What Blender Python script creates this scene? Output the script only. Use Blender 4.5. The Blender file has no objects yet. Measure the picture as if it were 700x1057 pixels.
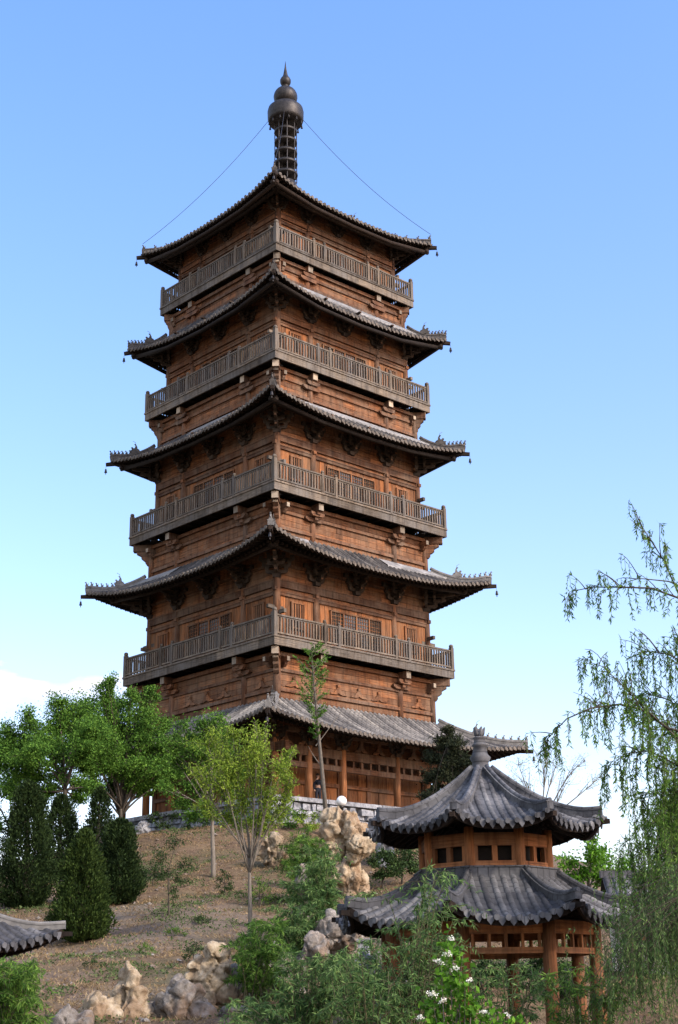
import bpy, math, random
import numpy as np
from mathutils import Vector, Matrix, noise

random.seed(7)
rng = np.random.default_rng(11)
SC = bpy.context.scene
COL = SC.collection
PI = math.pi

# ------------------------------------------------------------------ camera constants (metres, camera at the origin)
FPX, PITCH, ROLL = 1496.944, .3259299, .0164461
TX, TY, YAW = -3.196, 85.0, -.0347372
cp, sp, cr, sr = math.cos(PITCH), math.sin(PITCH), math.cos(ROLL), math.sin(ROLL)


def ray(px, py):
    a0, b0 = (px - 350) / FPX, (528.5 - py) / FPX
    a, b = cr * a0 + sr * b0, -sr * a0 + cr * b0
    return Vector((a, -b * sp + cp, b * cp + sp))


def at(px, py, Y):
    d = ray(px, py)
    return d * (Y / d.y)


# ------------------------------------------------------------------ terrain
RK = [0, 11.5, 13, 15.3, 22, 30, 37, 44, 49, 55, 60, 5000]
HK = [8.5, 8.5, 8.1, 7.3, 5.35, 3.3, 1.75, .55, -.1, -1.2, -1.75, -1.75]


def ground_z(x, y):
    r = math.hypot(x - TX, y - TY)
    h = float(np.interp(r, RK, HK))
    n = noise.fractal(Vector((x * .16, y * .16, 3.1)), 1.0, 2.0, 4) * .34
    n += noise.noise(Vector((x * 1.3, y * 1.3, 8.0))) * .05
    w = min(1, max(0, (r - 11) / 4)) * (1 if r < 70 else max(0.15, 1 - (r - 70) / 30))
    h += n * w
    for (cx, cy, cz, rr) in ((3.2, 32, -1.75, 4.2), (-8.9, 30, -1.75, 3.5)):
        d = math.hypot(x - cx, y - cy)
        k = min(1, max(0, (d - rr) / 2.5))
        k = k * k * (3 - 2 * k)
        h = cz * (1 - k) + h * k
    return h


def hit(px, py, lo=12, hi=100):
    d = ray(px, py)
    d = d / d.y
    y = lo
    while y < hi:
        p = d * y
        if ground_z(p.x, p.y) > p.z:
            return Vector((p.x, p.y, ground_z(p.x, p.y)))
        y += .25
    p = d * hi
    return Vector((p.x, p.y, ground_z(p.x, p.y)))


def spot(px, Y):
    """ground point in column px at distance Y"""
    x = at(px, 950, Y).x
    return Vector((x, Y, ground_z(x, Y)))


# ------------------------------------------------------------------ materials
def new_mat(name):
    m = bpy.data.materials.new(name)
    m.use_nodes = True
    nt = m.node_tree
    nt.nodes.clear()
    out = nt.nodes.new('ShaderNodeOutputMaterial')
    b = nt.nodes.new('ShaderNodeBsdfPrincipled')
    nt.links.new(b.outputs[0], out.inputs[0])
    return m, nt, b, out


def nd(nt, typ, **kw):
    n = nt.nodes.new(typ)
    for k, v in kw.items():
        if isinstance(k, str) and k.startswith('i_'):
            n.inputs[k[2:].replace('_', ' ')].default_value = v
        else:
            setattr(n, k, v)
    return n


def ramp(nt, fac, stops):
    r = nt.nodes.new('ShaderNodeValToRGB')
    e = r.color_ramp.elements
    while len(e) < len(stops):
        e.new(.5)
    for el, (p, c) in zip(e, stops):
        el.position = p
        el.color = (*c, 1) if len(c) == 3 else c
    nt.links.new(fac, r.inputs[0])
    return r.outputs[0]


def mixc(nt, fac, a, b, blend='MIX'):
    m = nt.nodes.new('ShaderNodeMix')
    m.data_type = 'RGBA'
    m.blend_type = blend
    for s, v in ((m.inputs[0], fac), (m.inputs[6], a), (m.inputs[7], b)):
        if hasattr(v, 'is_output'):
            nt.links.new(v, s)
        else:
            s.default_value = v if not isinstance(v, tuple) or len(v) == 4 else (*v, 1)
    return m.outputs[2]


def math_n(nt, op, a, b=0.5, clamp=False):
    m = nt.nodes.new('ShaderNodeMath')
    m.operation = op
    m.use_clamp = clamp
    for s, v in ((m.inputs[0], a), (m.inputs[1], b)):
        if hasattr(v, 'is_output'):
            nt.links.new(v, s)
        else:
            s.default_value = v
    return m.outputs[0]


def coords(nt, which, scale):
    tc = nt.nodes.new('ShaderNodeTexCoord')
    mp = nt.nodes.new('ShaderNodeMapping')
    mp.inputs['Scale'].default_value = scale
    nt.links.new(tc.outputs[which], mp.inputs[0])
    return mp.outputs[0]


def noise_n(nt, vec, scale=1, detail=4, rough=.6):
    n = nt.nodes.new('ShaderNodeTexNoise')
    n.inputs['Scale'].default_value = scale
    n.inputs['Detail'].default_value = detail
    n.inputs['Roughness'].default_value = rough
    nt.links.new(vec, n.inputs['Vector'])
    return n.outputs[0]


def bump(nt, bsdf, h, strength=.4, dist=.02):
    b = nt.nodes.new('ShaderNodeBump')
    b.inputs['Strength'].default_value = strength
    b.inputs['Distance'].default_value = dist
    nt.links.new(h, b.inputs['Height'])
    nt.links.new(b.outputs[0], bsdf.inputs['Normal'])


def wood(name, dark, mid, light, grey=None, greyamt=.5, rough=.8):
    m, nt, b, out = new_mat(name)
    uv = coords(nt, 'UV', (1.1, 22, 1))
    g = noise_n(nt, uv, 1.0, 6, .65)
    c = ramp(nt, g, [(.28, dark), (.5, mid), (.74, light)])
    at_ = nd(nt, 'ShaderNodeAttribute', attribute_name='rnd')
    v = ramp(nt, at_.outputs['Fac'], [(0, (.50, .48, .46)), (.5, (1, 1, 1)), (1, (1.38, 1.30, 1.2))])
    c = mixc(nt, 1.0, c, v, 'MULTIPLY')
    ob = coords(nt, 'Object', (.9, .9, .5))
    w = noise_n(nt, ob, .75, 7, .72)
    if grey:
        wf = ramp(nt, w, [(.42, (0, 0, 0)), (.62, (greyamt,) * 3)])
        c = mixc(nt, wf, c, grey)
    st = noise_n(nt, coords(nt, 'Object', (5, 5, .5)), 1.0, 5, .7)
    sf = ramp(nt, st, [(.32, (.32, .29, .27)), (.54, (1, 1, 1))])
    c = mixc(nt, .8, c, sf, 'MULTIPLY')
    nt.links.new(c, b.inputs['Base Color'])
    b.inputs['Roughness'].default_value = rough
    b.inputs['Specular IOR Level'].default_value = .25
    bump(nt, b, g, .5, .02)
    return m


def simple(name, c1, c2, scale=3, rough=.8, metal=0., bs=.3, bd=.02, detail=6, coord='Object', cscale=(1, 1, 1), spec=.3):
    m, nt, b, out = new_mat(name)
    n = noise_n(nt, coords(nt, coord, cscale), scale, detail, .65)
    c = ramp(nt, n, [(.3, c1), (.7, c2)])
    at_ = nd(nt, 'ShaderNodeAttribute', attribute_name='rnd')
    v = ramp(nt, at_.outputs['Fac'], [(0, (.75, .75, .75)), (1, (1.25, 1.25, 1.25))])
    c = mixc(nt, 1.0, c, v, 'MULTIPLY')
    nt.links.new(c, b.inputs['Base Color'])
    b.inputs['Roughness'].default_value = rough
    b.inputs['Metallic'].default_value = metal
    b.inputs['Specular IOR Level'].default_value = spec
    bump(nt, b, n, bs, bd)
    return m


def tile_mat(name, c1, c2, dust, seam):
    """u runs down the slope in metres: overlapping tile joints, soot and pale dust"""
    m, nt, b, out = new_mat(name)
    ob = coords(nt, 'Object', (1, 1, 1))
    n = noise_n(nt, ob, 2.2, 7, .7)
    c = ramp(nt, n, [(.3, c1), (.72, c2)])
    n2 = noise_n(nt, ob, .55, 5, .65)
    f = ramp(nt, n2, [(.45, (0, 0, 0)), (.72, (.75, .75, .75))])
    c = mixc(nt, f, c, dust)
    at_ = nd(nt, 'ShaderNodeAttribute', attribute_name='rnd')
    v = ramp(nt, at_.outputs['Fac'], [(0, (.48, .48, .5)), (.9, (1.3, 1.28, 1.25)), (1, (1.6, 1.55, 1.45))])
    c = mixc(nt, 1.0, c, v, 'MULTIPLY')
    uv = coords(nt, 'UV', (1 / seam, 0, 0))
    sep = nd(nt, 'ShaderNodeSeparateXYZ')
    nt.links.new(uv, sep.inputs[0])
    fr = math_n(nt, 'FRACT', sep.outputs[0])
    line = math_n(nt, 'GREATER_THAN', fr, .86)
    c = mixc(nt, math_n(nt, 'MULTIPLY', line, .55), c, tuple(x * .35 for x in c1))
    nt.links.new(c, b.inputs['Base Color'])
    b.inputs['Roughness'].default_value = .75
    b.inputs['Specular IOR Level'].default_value = .3
    bump(nt, b, math_n(nt, 'ADD', fr, math_n(nt, 'MULTIPLY', n, .6)), .5, .03)
    return m


def leaf_mat(name, c1, c2, c3, trans=.35):
    m, nt, b, out = new_mat(name)
    at_ = nd(nt, 'ShaderNodeAttribute', attribute_name='rnd')
    n = noise_n(nt, coords(nt, 'Object', (1, 1, 1)), .8, 3, .5)
    f = math_n(nt, 'ADD', math_n(nt, 'MULTIPLY', at_.outputs['Fac'], .6), math_n(nt, 'MULTIPLY', n, .45))
    c = ramp(nt, f, [(.18, c1), (.5, c2), (.85, c3)])
    nt.links.new(c, b.inputs['Base Color'])
    b.inputs['Roughness'].default_value = .75
    b.inputs['Specular IOR Level'].default_value = .10
    t = nt.nodes.new('ShaderNodeBsdfTranslucent')
    nt.links.new(c, t.inputs[0])
    mx = nt.nodes.new('ShaderNodeMixShader')
    mx.inputs[0].default_value = trans
    nt.links.new(b.outputs[0], mx.inputs[1])
    nt.links.new(t.outputs[0], mx.inputs[2])
    nt.links.new(mx.outputs[0], out.inputs[0])
    return m


def rock_mat(name, c1, c2, c3):
    m, nt, b, out = new_mat(name)
    ob = coords(nt, 'Object', (1, 1, 1))
    n = noise_n(nt, ob, 2.4, 9, .72)
    c = ramp(nt, n, [(.28, c1), (.5, c2), (.72, c3)])
    n2 = noise_n(nt, ob, .9, 5, .6)
    f = ramp(nt, n2, [(.47, (0, 0, 0)), (.6, (.7, .7, .7))])
    c = mixc(nt, f, c, (.18, .11, .06, 1))
    v = nt.nodes.new('ShaderNodeTexVoronoi')
    v.inputs['Scale'].default_value = 5
    nt.links.new(ob, v.inputs['Vector'])
    pf = ramp(nt, v.outputs['Distance'], [(.05, (.25, .22, .18)), (.28, (1, 1, 1))])
    c = mixc(nt, .7, c, pf, 'MULTIPLY')
    nt.links.new(c, b.inputs['Base Color'])
    b.inputs['Roughness'].default_value = .9
    b.inputs['Specular IOR Level'].default_value = .15
    bump(nt, b, math_n(nt, 'ADD', n, math_n(nt, 'MULTIPLY', v.outputs['Distance'], .6)), .9, .08)
    return m


M = {}
M['wood'] = wood('red_brown_timber', (.034, .014, .006), (.165, .066, .026), (.34, .150, .060), (.18, .115, .072), .7)
M['board'] = wood('orange_plank_timber', (.040, .016, .006), (.205, .076, .025), (.38, .158, .055), (.20, .118, .066), .6)
M['beam'] = wood('brown_beam_timber', (.026, .012, .007), (.120, .051, .023), (.25, .116, .053), (.16, .112, .078), .75)
M['grey_wood'] = wood('weathered_grey_timber', (.034, .028, .022), (.122, .099, .075), (.26, .218, .17), (.135, .126, .115), .7, .85)
M['dark_wood'] = wood('dark_eave_timber', (.007, .0045, .003), (.016, .010, .0065), (.034, .021, .014), (.024, .018, .014), .4, .9)  # near-black brown timber, mostly for rafters, soffits and deck boards
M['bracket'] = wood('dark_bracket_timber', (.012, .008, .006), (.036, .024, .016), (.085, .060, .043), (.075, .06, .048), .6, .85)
M['endgrain'] = wood('pale_end_grain', (.17, .14, .105), (.29, .245, .19), (.38, .335, .275), None)
M['column'] = wood('orange_column_timber', (.09, .031, .012), (.25, .096, .034), (.38, .17, .068), (.25, .15, .085), .45)
M['tile'] = tile_mat('grey_clay_tile', (.026, .025, .024), (.068, .064, .060), (.155, .142, .126), .36)
M['tile_pale'] = tile_mat('pale_dusty_tile', (.080, .077, .073), (.165, .158, .147), (.28, .265, .24), .36)
M['tile_blue'] = tile_mat('blue_grey_clay_tile', (.028, .030, .034), (.086, .089, .098), (.225, .228, .233), .22)
M['ridge'] = simple('grey_ridge_brick', (.075, .074, .072), (.19, .185, .175), 3.5, .85)
M['ridge_dark'] = simple('dark_ridge_brick', (.032, .030, .029), (.095, .088, .08), 3.5, .85)
M['tile_end'] = simple('light_catching_eave_tile', (.040, .035, .030), (.160, .138, .115), 6, .85)  # same clay as the rows; light caught at the ends is painted paler
M['flash'] = simple('pale_mortar_flashing', (.13, .13, .132), (.25, .245, .235), 2.6, .85)
M['iron'] = simple('black_cast_iron', (.020, .019, .019), (.052, .047, .044), 5, .5, .55, .3, .02)
M['void'] = simple('dark_window_recess', (.012, .009, .007), (.03, .022, .016), 3, .9)
M['paper'] = simple('greyish_window_pane', (.022, .024, .026), (.065, .068, .069), 2, .3, 0, .05, .01)
M['white'] = simple('white_lime_stone', (.075, .08, .09), (.36, .37, .39), 3.4, .85, 0, .9, .12)
M['bluestone'] = simple('blue_grey_rubble', (.10, .118, .14), (.36, .39, .42), 2.4, .85, 0, .7, .08)
M['plaster'] = simple('white_plaster', (.55, .55, .53), (.78, .77, .74), 1.6, .9)
M['rock'] = rock_mat('yellow_limestone', (.060, .045, .030), (.22, .175, .118), (.42, .365, .275))
M['rock3'] = rock_mat('cream_limestone', (.12, .088, .056), (.33, .262, .175), (.50, .44, .335))
M['rock2'] = rock_mat('grey_limestone', (.045, .040, .035), (.175, .158, .138), (.36, .335, .30))
M['bark'] = simple('grey_bark', (.075, .065, .052), (.20, .175, .14), 8, .9, 0, .6, .03, cscale=(3, 3, .6))
M['bark_dark'] = simple('dark_bark', (.030, .026, .020), (.085, .070, .052), 8, .9, 0, .6, .03, cscale=(3, 3, .6))
M['bark_pale'] = simple('pale_bark', (.16, .14, .11), (.36, .32, .26), 8, .9, 0, .5, .03, cscale=(3, 3, .6))
M['twig'] = simple('olive_twig', (.05, .05, .025), (.12, .11, .055), 8, .8)
M['lf_grove'] = leaf_mat('fresh_green_leaf', (.022, .062, .011), (.068, .158, .024), (.15, .28, .042))
M['lf_yel'] = leaf_mat('yellow_green_leaf', (.060, .110, .013), (.16, .25, .030), (.29, .38, .055))
M['lf_cyp'] = leaf_mat('dark_cypress_leaf', (.006, .013, .004), (.015, .030, .009), (.034, .058, .015), .1)
M['lf_cyp2'] = leaf_mat('olive_cypress_leaf', (.009, .020, .005), (.025, .047, .010), (.055, .088, .018), .12)
M['lf_jun'] = leaf_mat('brown_green_juniper_leaf', (.009, .014, .009), (.024, .033, .017), (.055, .062, .03), .12)
M['lf_wil'] = leaf_mat('willow_leaf', (.028, .072, .014), (.090, .185, .032), (.19, .31, .055), .45)
M['lf_wil2'] = leaf_mat('blue_green_willow_leaf', (.028, .066, .024), (.080, .155, .046), (.18, .27, .085), .35)
M['lf_bright'] = leaf_mat('bright_green_leaf', (.035, .10, .010), (.085, .21, .018), (.16, .33, .035), .4)
M['lf_dark'] = leaf_mat('dark_shrub_leaf', (.010, .022, .008), (.026, .052, .016), (.055, .095, .026), .2)
M['petal'] = simple('white_petal', (.50, .53, .42), (.72, .72, .66), 14, .7, 0, .05, .01)
M['drygrass'] = leaf_mat('dry_grass_blade', (.13, .085, .045), (.25, .175, .09), (.38, .29, .16), .3)
M['greengrass'] = leaf_mat('green_ground_leaf', (.030, .055, .018), (.075, .115, .038), (.15, .19, .075), .25)
M['glass'] = simple('frosted_lamp_globe', (.72, .72, .70), (.80, .80, .78), 1, .25, 0, .02, .01, spec=.5)
M['cloth'] = simple('dark_navy_cloth', (.008, .010, .018), (.022, .026, .042), 6, .9)
M['skin'] = simple('light_skin', (.42, .25, .17), (.50, .31, .22), 4, .6, 0, .05, .01)
M['hair'] = simple('black_hair', (.010, .008, .007), (.022, .018, .016), 12, .55)

# ground
m, nt, b, out = new_mat('dry_hillside_soil')
ob = coords(nt, 'Object', (1, 1, 1))
n1 = noise_n(nt, ob, .32, 8, .65)
n2 = noise_n(nt, ob, 3.5, 8, .75)
n3 = noise_n(nt, ob, .9, 6, .65)
c = ramp(nt, n2, [(.3, (.052, .035, .023)), (.5, (.140, .094, .060)), (.72, (.26, .185, .122))])
c = mixc(nt, ramp(nt, n3, [(.44, (0, 0, 0)), (.62, (.7, .7, .7))]), c, (.185, .132, .075, 1))
c = mixc(nt, ramp(nt, n1, [(.50, (0, 0, 0)), (.66, (.7, .7, .7))]), c, (.070, .078, .034, 1))
n4 = noise_n(nt, coords(nt, 'Object', (1, 1, 1)), .13, 6, .6)
c = mixc(nt, ramp(nt, n4, [(.50, (0, 0, 0)), (.64, (.6, .6, .6))]), c, (.19, .158, .128, 1))
n5 = noise_n(nt, coords(nt, 'Object', (1, 1, 1)), 14, 5, .7)
c = mixc(nt, .8, c, ramp(nt, n5, [(.34, (.45, .45, .45)), (.56, (1.1, 1.1, 1.1))]), 'MULTIPLY')
nt.links.new(c, b.inputs['Base Color'])
b.inputs['Roughness'].default_value = .95
b.inputs['Specular IOR Level'].default_value = .1
bump(nt, b, n2, .8, .12)
M['soil'] = m


# ------------------------------------------------------------------ mesh builder
class MB:
    def __init__(self):
        self.V, self.F, self.UV, self.R, self.MI, self.S = [], [], [], [], [], []
        self.mi = 0
        self.k = 0
        self.nside = 4

    def tf(self, p):
        if not self.k:
            return (p[0], p[1], p[2])
        a = self.k * 2 * PI / self.nside
        c_, s_ = math.cos(a), math.sin(a)
        return (p[0] * c_ - p[1] * s_, p[0] * s_ + p[1] * c_, p[2])

    def face(self, idx, uv, r, smooth=False):
        self.F.append(tuple(idx))
        self.UV.extend(uv)
        self.R.append(r)
        self.MI.append(self.mi)
        self.S.append(smooth)

    def hexa(self, c8, L, W, H, r=None):
        """8 corners: bottom 0-3 (x-,y-),(x+,y-),(x+,y+),(x-,y+), top 4-7; x is the long axis"""
        r = random.random() if r is None else r
        o = len(self.V)
        self.V.extend(self.tf(p) for p in c8)
        ou, ov = random.random() * 37, random.random() * 37
        def q(a, b_, c_, d, l, w, rot=False):
            u = [(ou, ov), (ou + l, ov), (ou + l, ov + w), (ou, ov + w)]
            self.face((o + a, o + b_, o + c_, o + d), u, r)
        q(3, 2, 1, 0, L, W)
        q(4, 5, 6, 7, L, W)
        q(0, 1, 5, 4, L, H)
        q(2, 3, 7, 6, L, H)
        q(1, 2, 6, 5, W * .2, H)
        q(3, 0, 4, 7, W * .2, H)

    def beam(self, p, q, w, h, up=(0, 0, 1), r=None, taper=1.0):
        """box from p to q, width w, height h centred on the line"""
        p, q = Vector(p), Vector(q)
        x = q - p
        L = x.length
        if L < 1e-6:
            return
        x /= L
        u = Vector(up)
        y = u.cross(x)
        if y.length < 1e-4:
            y = Vector((0, 1, 0)).cross(x)
            if y.length < 1e-4:
                y = Vector((1, 0, 0)).cross(x)
        y.normalize()
        z = x.cross(y)
        a, bb = y * w / 2, z * h / 2
        a2, b2 = a * taper, bb * taper
        self.hexa([p - a - bb, q - a2 - b2, q + a2 - b2, p + a - bb, p - a + bb, q - a2 + b2, q + a2 + b2, p + a + bb], L, w, h, r)

    def box(self, x0, x1, y0, y1, z0, z1, r=None):
        d = (x1 - x0, y1 - y0, z1 - z0)
        a = max(range(3), key=lambda i: d[i])
        c_ = ((x0 + x1) / 2, (y0 + y1) / 2, (z0 + z1) / 2)
        if a == 0:
            self.beam((x0, c_[1], c_[2]), (x1, c_[1], c_[2]), d[1], d[2], (0, 0, 1), r)
        elif a == 1:
            self.beam((c_[0], y0, c_[2]), (c_[0], y1, c_[2]), d[0], d[2], (0, 0, 1), r)
        else:
            self.beam((c_[0], c_[1], z0), (c_[0], c_[1], z1), d[0], d[1], (0, 1, 0), r)

    def tube(self, pts, rad, n=6, caps=True, r=None, smooth=True):
        r = random.random() if r is None else r
        pts = [Vector(p) for p in pts]
        if not hasattr(rad, '__len__'):
            rad = [rad] * len(pts)
        o = len(self.V)
        ou, ov = random.random() * 37, random.random() * 37
        up = Vector((0, 0, 1))
        d0 = (pts[-1] - pts[0])
        if d0.length > 0 and abs(d0.normalized().z) > .9:
            up = Vector((0, 1, 0))
        L = [0]
        for i in range(1, len(pts)):
            L.append(L[-1] + (pts[i] - pts[i - 1]).length)
        for i, p in enumerate(pts):
            d = pts[min(i + 1, len(pts) - 1)] - pts[max(i - 1, 0)]
            d = d.normalized() if d.length > 1e-9 else Vector((0, 0, 1))
            s = d.cross(up)
            s = s.normalized() if s.length > 1e-4 else Vector((1, 0, 0))
            t = s.cross(d)
            for j in range(n):
                a = 2 * PI * j / n
                self.V.append(self.tf(p + s * (math.cos(a) * rad[i]) + t * (math.sin(a) * rad[i])))
        for i in range(len(pts) - 1):
            for j in range(n):
                k = (j + 1) % n
                w = 2 * PI * max(rad[i], .02) / n
                self.face((o + i * n + j, o + (i + 1) * n + j, o + (i + 1) * n + k, o + i * n + k),
                          [(ou + L[i], ov + j * w), (ou + L[i + 1], ov + j * w), (ou + L[i + 1], ov + j * w + w), (ou + L[i], ov + j * w + w)], r, smooth)
        if caps:
            for i, rev in ((0, 0), (len(pts) - 1, 1)):
                idx = [o + i * n + j for j in range(n)]
                self.face(idx[::-1] if rev else idx, [(ou + .1 * math.cos(j), ov + .1 * math.sin(j)) for j in range(n)], r)

    def lathe(self, prof, cx=0, cy=0, n=24, smooth=True, r=.5):
        self.tube([(cx, cy, z) for _, z in prof], [max(q, .001) for q, _ in prof], n, True, r, smooth)

    def grid(self, P, smooth=False, r=None, flip=False):
        """P[i][j] rows of points; u along i, v along j in metres"""
        r0 = r
        o = len(self.V)
        ni, nj = len(P), len(P[0])
        for row in P:
            for p in row:
                self.V.append(self.tf(p))
        for i in range(ni - 1):
            for j in range(nj - 1):
                a, b_, c_, d = o + i * nj + j, o + (i + 1) * nj + j, o + (i + 1) * nj + j + 1, o + i * nj + j + 1
                du = (Vector(P[i + 1][j]) - Vector(P[i][j])).length
                dv = (Vector(P[i][j + 1]) - Vector(P[i][j])).length
                u = [(i * du, j * dv), (i * du + du, j * dv), (i * du + du, j * dv + dv), (i * du, j * dv + dv)]
                f = (a, b_, c_, d)
                if flip:
                    f, u = f[::-1], u[::-1]
                self.face(f, u, random.random() if r0 is None else r0, smooth)

    def prism(self, outline, origin, ax, ay, thick, r=None):
        """2-D outline extruded by +-thick/2 along ax x ay"""
        r = random.random() if r is None else r
        origin, ax, ay = Vector(origin), Vector(ax), Vector(ay)
        n = ax.cross(ay).normalized() * thick / 2
        o = len(self.V)
        k = len(outline)
        for s in (-1, 1):
            for (a, b_) in outline:
                self.V.append(self.tf(origin + ax * a + ay * b_ + n * s))
        ou = random.random() * 30
        self.face([o + i for i in range(k)][::-1], [(ou + a, b_) for a, b_ in outline][::-1], r)
        self.face([o + k + i for i in range(k)], [(ou + a, b_) for a, b_ in outline], r)
        for i in range(k):
            j = (i + 1) % k
            self.face((o + i, o + j, o + k + j, o + k + i), [(ou, 0), (ou + .3, 0), (ou + .3, thick), (ou, thick)], r)

    def build(self, name, mats, parent=None, **props):
        me = bpy.data.meshes.new(name)
        me.from_pydata(self.V, [], self.F)
        if not isinstance(mats, (list, tuple)):
            mats = [mats]
        for q in mats:
            me.materials.append(q)
        me.polygons.foreach_set('material_index', self.MI)
        me.polygons.foreach_set('use_smooth', self.S)
        ul = me.uv_layers.new(name='UVMap')
        ul.data.foreach_set('uv', np.array(self.UV, dtype=np.float32).ravel())
        at_ = me.attributes.new('rnd', 'FLOAT', 'FACE')
        at_.data.foreach_set('value', np.array(self.R, dtype=np.float32))
        return link(name, me, parent, **props)


def link(name, data, parent=None, label=None, category=None, group=None, kind=None, loc=None, rot=None):
    o = bpy.data.objects.new(name, data)
    COL.objects.link(o)
    if parent is not None:
        o.parent = parent
    if loc is not None:
        o.location = loc
    if rot is not None:
        o.rotation_euler = rot
    for k, v in (('label', label), ('category', category), ('group', group), ('kind', kind)):
        if v:
            o[k] = v
    return o


def empty(name, label, category, group=None, loc=(0, 0, 0), rot=(0, 0, 0)):
    o = link(name, None, None, label, category, group, None, loc, rot)
    o.empty_display_size = .3
    return o


def dup(o, parent=None, rotz=None, loc=None):
    c_ = o.copy()
    COL.objects.link(c_)
    c_.parent = parent if parent is not None else o.parent
    if rotz is not None:
        c_.rotation_euler = (0, 0, rotz)
    if loc is not None:
        c_.location = loc
    for ch in list(o.children):
        d = dup(ch, c_)
    return c_


def around(o, n=4):
    """copies of a side's piece for the other sides"""
    for k in range(1, n):
        dup(o, o.parent, o.rotation_euler.z + k * 2 * PI / n)


# ------------------------------------------------------------------ roof
class Roof:
    """polygonal tent roof; side 0 faces +x; heights follow a concave profile with lifted corners"""
    def __init__(s, n, E, r, z0, z1, lift, flare, a=.7, p=2.5):
        s.n, s.E, s.r, s.z0, s.z1, s.lift, s.fl, s.a, s.p = n, E, r, z0, z1, lift, flare, a, p
        s.tan = math.tan(PI / n)

    def ye(s, x):
        return s.E + s.fl * (abs(x) / (s.E * s.tan)) ** 4

    def z(s, x, y):
        v = (s.E - y) / (s.E - s.r)
        v = max(-.2, min(1, v))
        pr = s.a * v + (1 - s.a) * v * abs(v)
        u = min(1.15, abs(x) / (s.E * s.tan))
        return s.z0 + (s.z1 - s.z0) * pr + s.lift * u ** s.p * (1 - max(0, v)) ** 1.3

    def tip(s):
        y = s.E + s.fl
        return Vector((y, y * s.tan, s.z(y * s.tan, y)))

    def hip(s, f):
        """f = 0 at the ring corner, 1 at the tip"""
        y = s.r + (s.E + s.fl - s.r) * f
        return Vector((y, y * s.tan, s.z(y * s.tan, y)))

    def sheet(s, dz=0., inset=0., nu=28, nv=8, ymin=None):
        rows = []
        r0 = s.r if ymin is None else ymin
        for i in range(nv + 1):
            row = []
            for j in range(nu + 1):
                t = -1 + 2 * j / nu
                xe = t * (s.E + s.fl) * s.tan
                yo = s.ye(xe) - inset
                yy = r0 + (yo - r0) * i / nv
                x = t * yy * s.tan
                row.append((yy, x, s.z(x, yy) + dz))
            rows.append(row)
        return rows


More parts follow.
